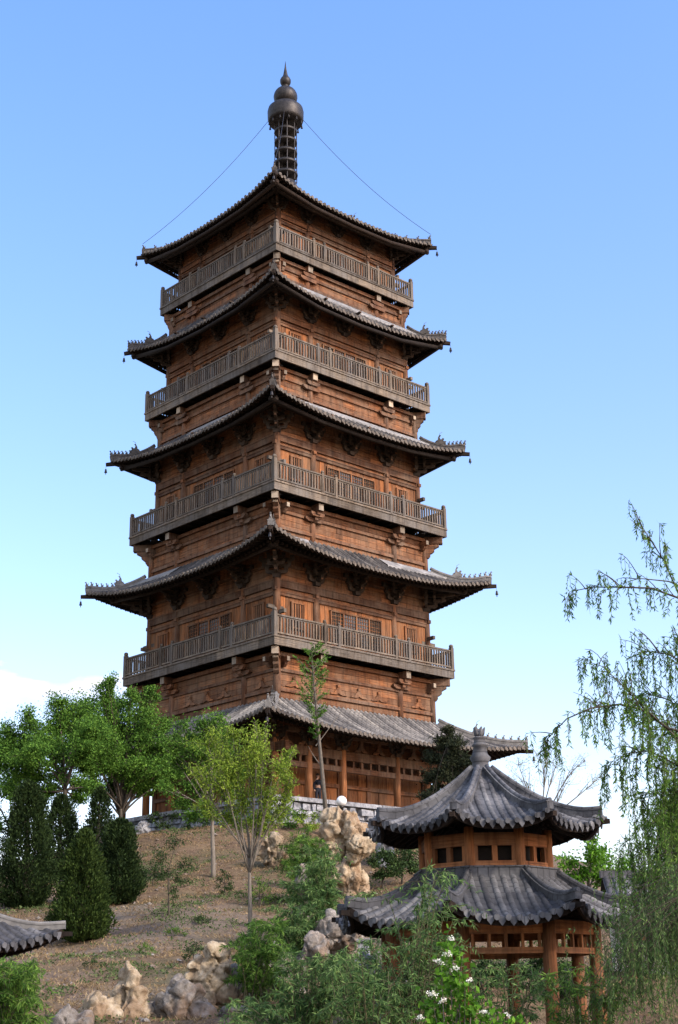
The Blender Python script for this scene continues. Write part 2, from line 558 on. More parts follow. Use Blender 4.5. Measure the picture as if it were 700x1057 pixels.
def make_roof(parent, R, rt, pitch, mats, thick=.3, wall=None, rafters=True, seg=5, steps=0, ridge=(.3, .36), beasts=0, bsc=1.0, chi=.42, bell=True, sfx='', ridge_mat=None, hip_from=0.0, raft_sp=.34, raft_sz=.13, ring_ridge=True, endcap=True):
    n = R.n
    mt, mend, mdark = mats
    mb = MB()
    mb.nside = n
    for k in range(n):
        mb.k = k
        mb.mi = 0
        mb.grid(R.sheet(0, .06), True, .35)
        half = int((R.E + R.fl) * R.tan / pitch)
        for j in range(-half, half + 1):
            x = (j + .5) * pitch if half % 2 else j * pitch
            if abs(x) > (R.E + R.fl) * R.tan - ridge[0] * .6:
                continue
            y1 = R.ye(x) + .04
            y0 = max(R.r, abs(x) / R.tan + ridge[0] * .3)
            if y1 - y0 < .15:
                continue
            rr = random.random()
            if steps:
                m_ = max(2, int((y1 - y0) / steps))
                ys, rad = [], []
                for q in range(m_):
                    ys += [y0 + (y1 - y0) * q / m_, y0 + (y1 - y0) * (q + .96) / m_]
                    rad += [rt * .86, rt * 1.05]
            else:
                ys = [y0 + (y1 - y0) * q / seg for q in range(seg + 1)]
                rad = [rt] * (seg + 1)
            jx = random.uniform(-.012, .012)
            jr = random.uniform(-.02, .03)
            P = []
            for yq, rq in zip(ys, rad):
                zz = R.z(x, yq)
                P.append([(yq + jr * (yq - y0) / (y1 - y0), x + jx - rq * math.cos(a), zz + rq * math.sin(a) * 1.05 - .015) for a in np.linspace(0, PI, 6)])
            mb.mi = 0
            mb.grid(P, True, rr, True)
            if endcap:
                mb.mi = 1
                zz = R.z(x, y1)
                mb.tube([(y1 + jr - .02, x + jx, zz + rt * .12), (y1 + jr + .05, x + jx, zz + rt * .10)], rt * .92, 9, True, random.random())
                # drip tile between the rows
                xm = x + pitch / 2
                if abs(xm) < (R.E + R.fl) * R.tan - ridge[0] * .6:
                    ym = R.ye(xm) + .03
                    zm = R.z(xm, ym)
                    w = pitch * .36
                    mb.prism([(-w, .02), (w, .02), (w * .8, -.07), (0, -.15), (-w * .8, -.07)], (ym, xm, zm), (0, 1, 0), (0, 0, 1), .03, random.random())
    roof = mb.build('roof', [mt, mend], parent)
    # soffit, fascia and rafters
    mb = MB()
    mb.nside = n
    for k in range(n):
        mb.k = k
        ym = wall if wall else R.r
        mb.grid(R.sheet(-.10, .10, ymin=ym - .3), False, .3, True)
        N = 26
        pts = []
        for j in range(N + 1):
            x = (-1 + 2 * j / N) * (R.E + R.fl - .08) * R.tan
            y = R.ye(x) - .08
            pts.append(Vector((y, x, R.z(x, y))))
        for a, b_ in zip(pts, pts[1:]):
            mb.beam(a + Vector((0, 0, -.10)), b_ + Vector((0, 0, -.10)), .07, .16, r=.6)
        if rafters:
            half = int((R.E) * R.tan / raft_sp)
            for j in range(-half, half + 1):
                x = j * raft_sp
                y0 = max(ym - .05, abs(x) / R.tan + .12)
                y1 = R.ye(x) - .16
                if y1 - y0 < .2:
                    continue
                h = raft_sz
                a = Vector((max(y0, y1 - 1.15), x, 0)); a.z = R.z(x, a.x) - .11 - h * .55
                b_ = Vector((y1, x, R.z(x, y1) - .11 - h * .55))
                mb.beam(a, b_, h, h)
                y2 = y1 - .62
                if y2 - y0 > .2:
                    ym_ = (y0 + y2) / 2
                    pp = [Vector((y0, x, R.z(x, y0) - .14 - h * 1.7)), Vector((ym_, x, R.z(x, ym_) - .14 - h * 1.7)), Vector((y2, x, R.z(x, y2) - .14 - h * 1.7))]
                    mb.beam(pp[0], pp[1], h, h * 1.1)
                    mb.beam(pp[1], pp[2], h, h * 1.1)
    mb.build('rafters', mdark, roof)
    # hips
    rw, rh = ridge
    mb = MB(); mb.nside = n
    N = 12
    f0 = hip_from
    hp = [R.hip(f0 + (.985 - f0) * i / N) for i in range(N + 1)]
    for i in range(N):
        a, b_ = hp[i], hp[i + 1]
        mb.beam(a + Vector((0, 0, rh * .22)), b_ + Vector((0, 0, rh * .22)), rw, rh * .75, r=.45)
        mb.beam(a + Vector((0, 0, rh * .66)), b_ + Vector((0, 0, rh * .66)), rw * 1.18, rh * .12, r=.7)
    mb.tube([p + Vector((0, 0, rh * .80)) for p in hp], rw * .34, 7, True, .55)
    hr = mb.build('hip_ridge', ridge_mat or mt, roof)
    around(hr, n)
    # hip rafter with the beak past the tip
    mb = MB(); mb.nside = n
    w0 = wall if wall else R.r
    tipd = Vector((1, R.tan, 0)).normalized()
    ps = []
    for i in range(7):
        y = w0 + (R.E + R.fl - w0) * i / 6
        ps.append(Vector((y, y * R.tan, R.z(y * R.tan, y) - .27 * (rw / .3))))
    ps[-1] += tipd * .22 * (rw / .3)
    for a, b_ in zip(ps, ps[1:]):
        mb.beam(a, b_, rw * .8, rw * .8, taper=.8 if b_ is ps[-1] else 1)
    hb = mb.build('hip_rafter', mdark, roof)
    around(hb, n)
    if bell:
        mb = MB()
        q = ps[-1]
        mb.tube([(q.x, q.y, q.z - .1), (q.x, q.y, q.z - .30)], .010, 4)
        mb.lathe([(.02, q.z - .28), (.05, q.z - .30), (.065, q.z - .38), (.085, q.z - .50), (.10, q.z - .53), (.02, q.z - .53)], q.x, q.y, 10)
        mb.box(q.x - .03, q.x + .03, q.y - .006, q.y + .006, q.z - .66, q.z - .54)
        around(mb.build('wind_bell', M['iron'], roof), n)
    if beasts:
        for i in range(beasts):
            f = .55 + .425 * i / (beasts - 1)
            p = R.hip(f)
            add_beast(roof, n, p + Vector((0, 0, rh * 1.0)), tipd, .25 * bsc * (1.15 if i == beasts - 1 else 1), ridge_mat or mt)
        p = R.hip(chi)
        add_dragon(roof, n, p + Vector((0, 0, rh * .8)), tipd, .62 * bsc, ridge_mat or mt)
    if ring_ridge:
        mb = MB(); mb.nside = n
        for k in range(n):
            mb.k = k
            x = R.r * R.tan
            y = R.r
            mb.box(y - rw * .5, y + rw * .4, -x - rw * .4, x + rw * .4, R.z1 - .1, R.z1 + rh * .8, .5)
            mb.box(y - rw * .5, y + rw * .55, -x - rw * .5, x + rw * .5, R.z1 + rh * .8, R.z1 + rh * .95, .7)
        mb.build('top_ridge', ridge_mat or mt, roof)
    return roof


def add_beast(roof, n, p, d, s, mat):
    mb = MB()
    up = Vector((0, 0, 1))
    mb.tube([p, p + up * s * .15], s * .26, 6)
    mb.tube([p + up * s * .1 - d * s * .22, p + up * s * .5 - d * s * .02, p + up * s * .72 + d * s * .10], [s * .2, s * .2, s * .13], 6)
    mb.tube([p + up * s * .70 + d * s * .02, p + up * s * .92 + d * s * .14, p + up * s * .86 + d * s * .36], [s * .12, s * .16, s * .08], 6)
    mb.tube([p + up * s * .5 + d * s * .08, p + up * s * .1 + d * s * .26], [s * .1, s * .07], 5)
    mb.tube([p + up * s * .2 - d * s * .25, p + up * s * .6 - d * s * .40, p + up * s * .85 - d * s * .3], [s * .08, s * .06, s * .02], 5)
    around(mb.build('ridge_beast', mat, roof), n)


def add_dragon(roof, n, p, d, s, mat):
    mb = MB()
    up = (0, 0, 1)
    out = [(-.45, 0), (.35, 0), (.52, .10), (.62, .42), (.50, .36), (.40, .50), (.52, .66), (.36, .72), (.22, .56), (.10, .62), (.05, .86), (.20, 1.05), (.02, 1.02), (-.10, .80), (-.14, .52), (-.32, .44), (-.45, .22)]
    mb.prism([(a * s, b_ * s) for a, b_ in out], p, d, up, s * .26)
    mb.prism([(a * s * .8 - .03, b_ * s * .62 + .02) for a, b_ in out], p, d, up, s * .42)
    q = p + Vector((0, 0, s * .9))
    mb.tube([q, q + Vector((0, 0, s * .35)) + d * s * .1, q + Vector((0, 0, s * .5)) + d * s * .35], .012, 4)
    around(mb.build('ridge_dragon', mat, roof), n)


# ------------------------------------------------------------------ bracket sets
def bracket_mesh(name, s=1.0, tiers=2, drop=0.0, diag=False):
    """built at the origin: outward is +x, wall plane x=0, bottom z=0"""
    mb = MB()
    mb.mi = 0
    k = 1.3 if diag else 1.0
    mb.beam((.10 * s, 0, 0), (.10 * s, 0, .24 * s), .40 * s, .40 * s, (0, 1, 0), taper=1.25)
    z = .24 * s
    reach = .42 * s * k
    for t in range(tiers):
        h = .20 * s
        L = (.62 + .2 * t) * s
        out = [(-L, h), (-L, .5 * h), (-L * .78, .05 * h), (L * .78, .05 * h), (L, .5 * h), (L, h)]
        mb.prism(out, (.10 * s, 0, z), (0, 1, 0), (0, 0, 1), .15 * s)
        R_ = reach * (t + 1) + .12 * s
        out = [(-.25 * s, h), (-.25 * s, 0), (R_ * .75, 0), (R_, .45 * h), (R_, h)]
        mb.prism(out, (.10 * s, 0, z), (1, 0, 0), (0, 0, 1), .17 * s)
        for yy in (-L * .86, 0, L * .86):
            mb.beam((.10 * s, yy, z + h), (.10 * s, yy, z + h + .15 * s), .2 * s, .2 * s, (0, 1, 0), taper=1.25)
        mb.beam((.10 * s + R_ * .88, 0, z + h), (.10 * s + R_ * .88, 0, z + h + .15 * s), .2 * s, .2 * s, (0, 1, 0), taper=1.25)
        if t:
            mb.prism([(-.5 * s, h), (-.5 * s, .5 * h), (-.36 * s, 0), (.36 * s, 0), (.5 * s, .5 * h), (.5 * s, h)], (.10 * s + reach * .95, 0, z), (0, 1, 0), (0, 0, 1), .14 * s)
            for yy in (-.42 * s, .42 * s):
                mb.beam((.10 * s + reach * .95, yy, z + h), (.10 * s + reach * .95, yy, z + h + .15 * s), .17 * s, .17 * s, (0, 1, 0), taper=1.25)
        mb.mi = 1
        mb.beam((.10 * s + R_ + .001, 0, z + .70 * h), (.10 * s + R_ + .02, 0, z + .70 * h), .15 * s, .5 * h)
        mb.mi = 0
        z += h + .15 * s
    # beak-shaped cantilever on top
    R_ = reach * (tiers + 1) + .2 * s
    mb.prism([(-.2 * s, .2 * s), (-.2 * s, 0), (R_ * .7, 0), (R_, .10 * s), (R_, .20 * s)], (.10 * s, 0, z), (1, 0, 0), (0, 0, 1), .17 * s)
    mb.mi = 1
    mb.beam((.10 * s + R_ + .001, 0, z + .15 * s), (.10 * s + R_ + .02, 0, z + .15 * s), .16 * s, .1 * s)
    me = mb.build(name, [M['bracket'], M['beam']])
    d = me.data
    bpy.data.objects.remove(me)
    return d


BR = {}


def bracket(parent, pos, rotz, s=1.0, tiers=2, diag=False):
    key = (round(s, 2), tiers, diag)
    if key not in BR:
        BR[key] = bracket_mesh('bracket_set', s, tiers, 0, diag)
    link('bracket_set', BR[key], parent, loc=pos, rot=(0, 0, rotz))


def ring_brackets(parent, h, z, ss, s, tiers):
    for k in range(4):
        a = k * PI / 2
        c_, s_ = math.cos(a), math.sin(a)
        for t in ss:
            x, y = h, t
            bracket(parent, (x * c_ - y * s_, x * s_ + y * c_, z), a, s, tiers)
        x, y = h - .08, h - .08
        bracket(parent, (x * c_ - y * s_, x * s_ + y * c_, z), a + PI / 4, s * 1.08, tiers, True)


# ------------------------------------------------------------------ pagoda
PZ = 8.5
pag = empty('pagoda', 'tall square five storey timber pagoda with stacked grey tiled eaves and an iron spire', 'pagoda', loc=(TX, TY, 0), rot=(0, 0, -PI / 4 + YAW))

wallh = {1: 5.5, 2: 5.92, 3: 5.71, 4: 5.35, 5: 4.9}
balh = {2: 7.0, 3: 6.92, 4: 6.40, 5: 5.83}
balz = {2: 18.06, 3: 26.86, 4: 35.13, 5: 42.52}
tipz = {1: 13.97, 2: 24.0, 3: 32.61, 4: 40.26, 5: 47.10}
tiph = {1: 9.95, 2: 8.79, 3: 7.92, 4: 7.28, 5: 6.85}
lift = {1: .70, 2: 1.0, 3: .82, 4: .88, 5: .68}
ringz = {1: 15.35, 2: 24.62, 3: 33.20, 4: 40.90, 5: 51.0}
ringh = {1: 6.25, 2: 6.15, 3: 5.9, 4: 5.5, 5: .5}
RO = {}
for i in range(1, 6):
    fl = .28
    RO[i] = Roof(4, tiph[i] - fl, ringh[i], tipz[i] - lift[i], ringz[i], lift[i], fl, .68 if i < 5 else .5)


def frame_window(h, s0, s1, z0, z1, cols, bars, parent, pane='paper', vbars=False):
    """a framed lattice light in side 0 between s0..s1, z0..z1"""
    mb = MB()
    x = h + .02
    fw = .09
    mb.mi = 0
    mb.box(x - .02, x + .09, s0, s1, z0, z0 + fw)
    mb.box(x - .02, x + .09, s0, s1, z1 - fw, z1)
    w = (s1 - s0) / cols
    for c_ in range(cols + 1):
        q = s0 + c_ * w
        q0, q1 = (q, q + fw) if c_ == 0 else ((q - fw, q) if c_ == cols else (q - fw / 2, q + fw / 2))
        mb.box(x - .02, x + .087, q0, q1, z0 + fw, z1 - fw)
    for c_ in range(cols):
        a, b_ = s0 + c_ * w + fw * .6, s0 + (c_ + 1) * w - fw * .6
        mb.mi = 1 if (vbars or c_ in (0, cols - 1) or cols < 3) else 2
        mb.box(x - .015, x + .012, a, b_, z0 + fw, z1 - fw)
        mb.mi = 0
        nb = bars
        if vbars:
            for q in range(nb):
                y = a + (b_ - a) * (q + .5) / nb
                mb.box(x + .012, x + .06, y - (b_ - a) / nb * .26, y + (b_ - a) / nb * .26, z0 + fw, z1 - fw)
        else:
            for q in range(1, nb):
                y = a + (b_ - a) * q / nb
                mb.box(x + .013, x + .045, y - .014, y + .014, z0 + fw, z1 - fw)
            nz = max(3, int((z1 - z0) / .22))
            for q in range(1, nz):
                zz = z0 + fw + (z1 - z0 - 2 * fw) * q / nz
                mb.box(x + .010, x + .040, a, b_, zz - .014, zz + .014)
    return mb.build('window', [M['wood'], M['void'], M['paper']], parent)


def vplanks(mb, h, s0, s1, z0, z1, w=.32):
    n = max(1, int((s1 - s0) / w))
    for i in range(n):
        a, b_ = s0 + (s1 - s0) * i / n, s0 + (s1 - s0) * (i + 1) / n
        d = random.uniform(-.012, .012)
        mb.box(h - .12, h + d, a + .008, b_ - .008, z0, z1)


def hplanks(mb, h, s0, s1, z0, z1, w=.34):
    n = max(1, int((z1 - z0) / w))
    for i in range(n):
        a, b_ = z0 + (z1 - z0) * i / n, z0 + (z1 - z0) * (i + 1) / n
        q = s0
        while q < s1 - .05:
            e = min(s1, q + random.uniform(1.6, 3.6))
            if s1 - e < .6:
                e = s1
            d = random.uniform(-.012, .012)
            mb.box(h - .12, h + d, q + .005, e - .005, a + .008, b_ - .008)
            q = e


def hump(mb, x, s, z, w, h):
    """camel-hump strut in relief"""
    out = [(-w, 0), (-w * .9, h * .18), (-w * .55, h * .28), (-w * .3, h * .62), (-w * .12, h), (w * .12, h), (w * .3, h * .62), (w * .55, h * .28), (w * .9, h * .18), (w, 0), (w * .5, 0), (w * .3, h * .2), (0, h * .48), (-w * .3, h * .2), (-w * .5, 0)]
    # split in two convex-ish halves so the concave foot triangulates cleanly
    l = [(-w, 0), (-w * .9, h * .2), (-w * .5, h * .34), (-w * .14, h), (0, h), (0, h * .22), (-w * .25, h * .05), (-w * .4, 0)]
    mb.prism(l, (x, s, z), (0, 1, 0), (0, 0, 1), .14)
    mb.prism([(-a, b_) for a, b_ in l][::-1], (x, s, z), (0, 1, 0), (0, 0, 1), .14)
    mb.beam((x, s, z + h), (x, s, z + h + .14), .2, .2, (0, 1, 0), taper=1.2)


def storey(i):
    h = wallh[i]
    zd = balz[i] + .60
    k = (tipz[i] - balz[i]) / 5.7
    R = RO[i]
    top = R.z(0, h) - .25
    mb = MB()
    for q in range(4):
        mb.k = q
        mb.mi = 2
        mb.box(h - .30, h - .13, -h + .1, h - .1, zd - .3, top + .3, .3)
        mb.mi = 1
        za, zb, zc = zd + 2.45 * k, zd + 2.87 * k, zd + 3.28 * k
        # plank wall in the three bays, leaving the lights open in front
        vplanks(mb, h, -h, h, zd, za)
        mb.mi = 0
        hplanks(mb, h, -h, h, za, zb, .3)
        hplanks(mb, h, -h, h, zc, top, .3)
    w = mb.build('storey_wall', [M['wood'], M['board'], M['void'], M['beam']], pag)
    for (z0, z1, d) in ((za - .02, za + .20, .10), (zb, zc, .13), (zc + .78 * k, zc + .92 * k, .09)):
        mb = MB()
        mb.box(h - .05, h + d, -h - .02, h + .02, z0, z1)
        mb.box(h - .02, h + d + .035, -h - .04, h + .04, z1 - .05, z1 + .02)
        o = mb.build('tie_beam', M['beam'], w)
        around(o)
    # beam ends that cross at the corners
    mb = MB()
    mb.box(h - .5, h + .62, h - .16, h + .02, zd + 1.65 * k, zd + 1.65 * k + .2)
    mb.box(h - .16, h + .02, h - .5, h + .62, zd + 1.38 * k, zd + 1.38 * k + .2)
    around(mb.build('beam_end', M['grey_wood'], w))
    for s in (-.52, .52, 1):
        mb = MB()
        r = .21
        x = h - .02
        mb.tube([(x, s * h * (1 if s < 1 else .997), zd), (x, s * h * (1 if s < 1 else .997), zc + .3)], [r, r * .9], 12)
        mb.box(x - .1, x + .25, s * h - .12, s * h + .12, zc - .62 * k, zc - .42 * k)
        around(mb.build('column', M['beam'], w))
    zs, zt = zd + .75 * k, zd + 2.22 * k
    around(frame_window(h, -.34 * h, .34 * h, zs - .5 * k, zt, 4, 5, w))
    for s in (-.75, .75):
        around(frame_window(h, (s - .085) * h, (s + .085) * h, zs, zt, 1, 5, w, 'void', True))
    ring_brackets(w, h, zc + .06, (-.52 * h, .52 * h, 0), .88 * k, 3)
    for (o_, r_) in ((.95, .13), (1.55, .13)):
        mb = MB()
        y = h + o_
        zz = R.z(0, y) - .52
        mb.tube([(y, -y * 1.04, R.z(y, y) - .56), (y, -y * .5, R.z(y * .5, y) - .54), (y, 0, zz), (y, y * .5, R.z(y * .5, y) - .54), (y, y * 1.04, R.z(y, y) - .56)], r_, 8)
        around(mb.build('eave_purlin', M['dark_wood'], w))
    return w


def waist(i):
    """timber drum between roof i-1 and balcony i with the balcony brackets"""
    R = RO[i - 1]
    h = ringh[i - 1] - .22
    z0, z1 = ringz[i - 1] - .5, balz[i] - .02
    b = balh[i]
    k = min(1.2, (z1 - ringz[i - 1]) / 2.05)
    mb = MB()
    for q in range(4):
        mb.k = q
        mb.mi = 1
        mb.box(h - .3, h - .13, -h + .1, h - .1, z0, z1, .3)
        mb.mi = 0
        hplanks(mb, h, -h, h, z0, z1, .3)
        for s in ((-.8, -.26, 0, .26, .8) if i == 2 else ()):
            hump(mb, h + .01, s * h, z0 + .98 * k + .12, .62, .34 * k)
    w = mb.build('waist_wall', [M['wood'], M['void']], pag)
    for (a, d, t) in ((z0 + .82 * k, .12, .18), (z0 + 1.72 * k, .10, .16), (z1 - .30, .16, .2)):
        mb = MB()
        mb.box(h - .05, h + d, -h - .02, h + .02, a, a + t)
        around(mb.build('tie_beam', M['beam'], w))
    for s in (-.55, .55, 1):
        mb = MB()
        mb.tube([(h - .03, s * h, z0), (h - .03, s * h, z1 - .1)], .2, 10)
        around(mb.build('column', M['beam'], w))
    # beams carrying the deck, pale square ends
    for s in (-.55, .55):
        mb = MB()
        y = s * h
        e = b - .22
        mb.mi = 0
        mb.box(h - .2, e, y - .19, y + .19, z1 - .42, z1 - .003)
        mb.prism([(0, .3), (0, 0), ((e - h) * .55, 0), ((e - h) * .78, .14), ((e - h) * .78, .3)], (h, y, z1 - .725), (1, 0, 0), (0, 0, 1), .26)
        mb.prism([(0, .28), (0, 0), ((e - h) * .30, 0), ((e - h) * .52, .13), ((e - h) * .52, .28)], (h, y, z1 - 1.01), (1, 0, 0), (0, 0, 1), .24)
        mb.prism([(-.7, .24), (-.7, .12), (-.5, 0), (.5, 0), (.7, .12), (.7, .24)], (h + .16, y, z1 - .98), (0, 1, 0), (0, 0, 1), .18)
        mb.prism([(-.5, .24), (-.5, .12), (-.36, 0), (.36, 0), (.5, .12), (.5, .24)], (h + (e - h) * .55, y, z1 - .70), (0, 1, 0), (0, 0, 1), .18)
        mb.mi = 1
        mb.box(e, e + .025, y - .175, y + .175, z1 - .405, z1 - .02)
        around(mb.build('balcony_beam', [M['beam'], M['endgrain']], w))
    mb = MB()
    d = Vector((1, 1, 0)).normalized()
    c0 = Vector((h, h, 0))
    e = (b - .22 - h) * 1.414
    zz = Vector((0, 0, 1))
    mb.mi = 0
    mb.beam(c0 - d * .3 + zz * (z1 - .215), c0 + d * e + zz * (z1 - .215), .40, .42)
    for (f, dz) in ((.80, .72), (.55, 1.01), (.32, 1.30)):
        mb.prism([(0, .28), (0, 0), (e * f * .7, 0), (e * f, .14), (e * f, .28)], c0 + zz * (z1 - dz), d, zz, .3)
    for (ax, ay) in (((1, 0, 0), (0, 1, 0)), ((0, 1, 0), (1, 0, 0))):
        ax, ay = Vector(ax), Vector(ay)
        L = b - .25 - h
        base = Vector((h, h, 0)) - ay * .35
        mb.beam(base - ax * .2 + zz * (z1 - .5), base + ax * L * .8 + zz * (z1 - .5), .22, .26)
        mb.prism([(0, .26), (0, 0), (L * .35, 0), (L * .55, .13), (L * .55, .26)], base + zz * (z1 - .90), ax, zz, .2)
        mb.mi = 1
        mb.beam(base + ax * L * .8 + zz * (z1 - .5), base + ax * (L * .8 + .02) + zz * (z1 - .5), .20, .24)
        mb.beam(c0 + d * (e * .8 + .001) + zz * (z1 - .52), c0 + d * (e * .8 + .02) + zz * (z1 - .52), .26, .13)
        mb.mi = 0
    mb.mi = 1
    mb.beam(c0 + d * e + zz * (z1 - .215), c0 + d * (e + .025) + zz * (z1 - .215), .38, .39)
    around(mb.build('corner_bracket', [M['beam'], M['endgrain']], w))
    return w


def balcony(i):
    b, z = balh[i], balz[i]
    h = wallh[i]
    mb = MB()
    for q in range(4):
        mb.k = q
        # deck boards run outward; fascia in long boards
        n = int(2 * b / .5)
        for j in range(n):
            y0, y1 = -b + .08 + (2 * b - .16) * j / n, -b + .08 + (2 * b - .16) * (j + 1) / n
            xi = max(h - .4, max(abs(y0), abs(y1)) if max(abs(y0), abs(y1)) > h - .4 else 0)
            if b - .08 - xi > .05:
                mb.mi = 1
                mb.box(xi, b - .08, y0 + .008, y1 - .008, z + .30, z + .38)
        mb.mi = 0
        q0 = -b
        while q0 < b - .01:
            q1 = min(b, q0 + random.uniform(3.2, 5))
            if b - q1 < 1:
                q1 = b
            mb.box(b - .10, b + random.uniform(-.006, .006), q0 + .004, q1 - .004, z, z + .44)
            q0 = q1
        mb.box(b - .22, b + .05, -b - .03, b + .03, z + .44, z + .54)
        mb.mi = 1
        for j in range(int(2 * b / 1.1)):
            y = -b + .9 + j * 1.1
            xi = max(h - .2, abs(y))
            if xi < b - .3:
                mb.box(xi, b - .11, y - .07, y + .07, z + .12, z + .297)
    w = mb.build('balcony', [M['grey_wood'], M['dark_wood']], pag)
    zt = z + .54
    x = b - .10
    ends = b - .10
    mb = MB()
    mb.box(x - .05, x + .05, -ends, ends, zt + .10, zt + .19)
    mb.beam((x, -ends, zt + 1.13), (x, ends, zt + 1.13), .12, .09)
    mb.box(x - .035, x + .035, -ends, ends, zt + 1.01, zt + 1.05)
    n = int(2 * b / .215)
    for j in range(1, n):
        y = -ends + 2 * ends * j / n + random.uniform(-.012, .012)
        mb.box(x - .04, x + .04, y - .041, y + .041, zt + .19, zt + 1.01)
    around(mb.build('railing', M['grey_wood'], w))
    for t in (-.47, -.32, .32, .47):
        mb = MB()
        y = t * b
        mb.box(x - .085, x + .085, y - .085, y + .085, zt, zt + 1.24)
        mb.lathe([(.06, zt + 1.24), (.10, zt + 1.28), (.10, zt + 1.34), (.06, zt + 1.39), (.01, zt + 1.41)], x, y, 10)
        around(mb.build('railing_post', M['grey_wood'], w))
    mb = MB()
    mb.mi = 0
    mb.box(x - .11, x + .11, x - .11, x + .11, zt, zt + 1.32)
    mb.mi = 1
    mb.lathe([(.08, zt + 1.32), (.13, zt + 1.36), (.13, zt + 1.46), (.08, zt + 1.52), (.01, zt + 1.54)], x, x, 10)
    around(mb.build('corner_post', [M['grey_wood'], M['grey_wood']], w))
    return w


for i in range(2, 6):
    waist(i)
    balcony(i)
    storey(i)

for i in range(1, 6):
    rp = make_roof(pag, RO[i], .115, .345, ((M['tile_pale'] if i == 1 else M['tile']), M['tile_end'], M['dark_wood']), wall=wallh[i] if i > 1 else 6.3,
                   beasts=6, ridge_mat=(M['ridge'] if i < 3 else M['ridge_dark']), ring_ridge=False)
    if i in (2, 3, 4):
        R = RO[i]
        segs = {2: {0: [(-1, -.62), (.25, 1)], 3: [(-.98, -.38)], 1: [(-1, 1)], 2: [(-1, 1)]},
                3: {0: [(-.8, 1)], 3: [(-.3, .75)]}, 4: {0: [(-.85, 1)]}}[i]
        for k, ss in segs.items():
            for (a, b_) in ss:
                mb = MB(); mb.k = k
                P = []
                for q in range(3):
                    y = R.r + .16 + (.62 if i == 2 else .34) * q / 2
                    P.append([(y, (a + (b_ - a) * j / 10) * y, R.z((a + (b_ - a) * j / 10) * y, y) + .15) for j in range(11)])
                mb.grid(P, False, None, True)
                # turned-down front lip
                e = [Vector(p) for p in P[-1]]
                for u, v in zip(e, e[1:]):
                    mb.beam(u - Vector((0, 0, .05)), v - Vector((0, 0, .05)), .03, .12)
                mb.build('flashing', M['flash'], rp)

# ground storey: ring of round columns, double lintel, plank doors set back
mb = MB()
zf = 9.9
h = 5.5
top = 14.6
for q in range(4):
    mb.k = q
    mb.mi = 1
    mb.box(h - .3, h - .13, -h + .1, h - .1, zf, top, .3)
    mb.mi = 0
    bays = [-1, -.62, -.2, .2, .62, 1]
    for a, b_ in zip(bays, bays[1:]):
        vplanks(mb, h, a * h + .14, b_ * h - .14, zf, zf + 2.5, .62)
        mb.mi = 2
        mb.box(h - .12, h + .08, a * h - .14, a * h + .14, zf, zf + 3.2)
        mb.mi = 0
    mb.mi = 2
    mb.box(h - .12, h + .12, -h, h, zf + 2.5, zf + 2.8)
    mb.mi = 0
    hplanks(mb, h, -h, h, zf + 2.8, top, .4)
w1 = mb.build('storey_wall', [M['board'], M['void'], M['beam']], pag)
hc = 6.85
for s in (-.66, -.30, .30, .66, 1):
    mb = MB()
    mb.tube([(hc, s * hc, zf), (hc, s * hc, zf + .12)], [.34, .30], 14)
    mb.tube([(hc, s * hc, zf + .12), (hc, s * hc, 13.3)], [.215, .20], 12)
    around(mb.build('column', M['column'], w1))
for (z0, z1, d) in ((12.38, 12.86, .13), (11.74, 12.02, .11), (11.10, 11.30, .09)):
    mb = MB()
    mb.box(hc - d, hc + d, -hc - (1.0 if z0 > 12 else .3), hc + (1.0 if z0 > 12 else .3), z0, z1)
    if z0 < 11.5:
        mb = MB()
        mb.box(h + .02, h + .16, -h, h, z0, z1)
    around(mb.build('lintel', M['beam'], w1))
for s in np.linspace(-.94, .94, 21):
    mb = MB()
    mb.box(hc - .07, hc + .07, s * hc - .07, s * hc + .07, 12.02, 12.38)
    around(mb.build('lattice_post', M['beam'], w1))
mb = MB()
for q in range(4):
    mb.k = q
    for s in np.linspace(-.9, .9, 10):
        hump(mb, hc, s * hc, 12.9, .5, .5)
    mb.box(hc - .1, hc + .1, -hc, hc, 13.55, 13.80)
mb.build('strut_frieze', M['beam'], w1)
ring_brackets(w1, hc, 12.92, (-.66 * hc, -.30 * hc, .30 * hc, .66 * hc), .8, 2)

# spire
mb = MB()
mb.lathe([(1.0, 50.6), (1.05, 51.3), (.95, 51.5), (.75, 51.6), (.72, 52.0), (.62, 52.1), (.20, 52.15), (.18, 57.0), (.15, 60.0)], 0, 0, 24)
spr = mb.build('spire', M['iron'], pag)
for j in range(5):
    z = 52.55 + j * .84
    ro = .79 - .01 * j
    mb = MB()
    mb.lathe([(ro - .06, z + .02), (ro, z), (ro + .02, z + .1), (ro, z + .21), (ro - .06, z + .22), (ro - .07, z + .15), (ro - .06, z + .02)], 0, 0, 28)
    for a in range(4):
        c_, s_ = math.cos(a * PI / 2 + .3), math.sin(a * PI / 2 + .3)
        mb.beam((0, 0, z + .15), (c_ * (ro - .05), s_ * (ro - .05), z + .15), .04, .06)
    mb.build('spire_ring', M['iron'], spr)
mb = MB()
for a in range(8):
    c_, s_ = math.cos(a * PI / 4 + .2), math.sin(a * PI / 4 + .2)
    mb.beam((c_ * .74, s_ * .74, 52.1), (c_ * .74, s_ * .74, 57.2), .05, .05)
mb.build('spire_rib', M['iron'], spr)
mb = MB()
mb.lathe([(.2, 56.95), (1.0, 56.75), (1.14, 56.72), (1.22, 56.95), (1.24, 57.55), (1.18, 57.82), (.95, 58.05), (.6, 58.12), (.2, 58.14)], 0, 0, 32)
for a in range(12):
    c_, s_ = math.cos(a * PI / 6), math.sin(a * PI / 6)
    mb.lathe([(.03, 56.72), (.06, 56.55), (.08, 56.45), (.01, 56.44)], c_ * 1.12, s_ * 1.12, 6)
can = mb.build('spire_canopy', M['iron'], spr)
mb = MB()
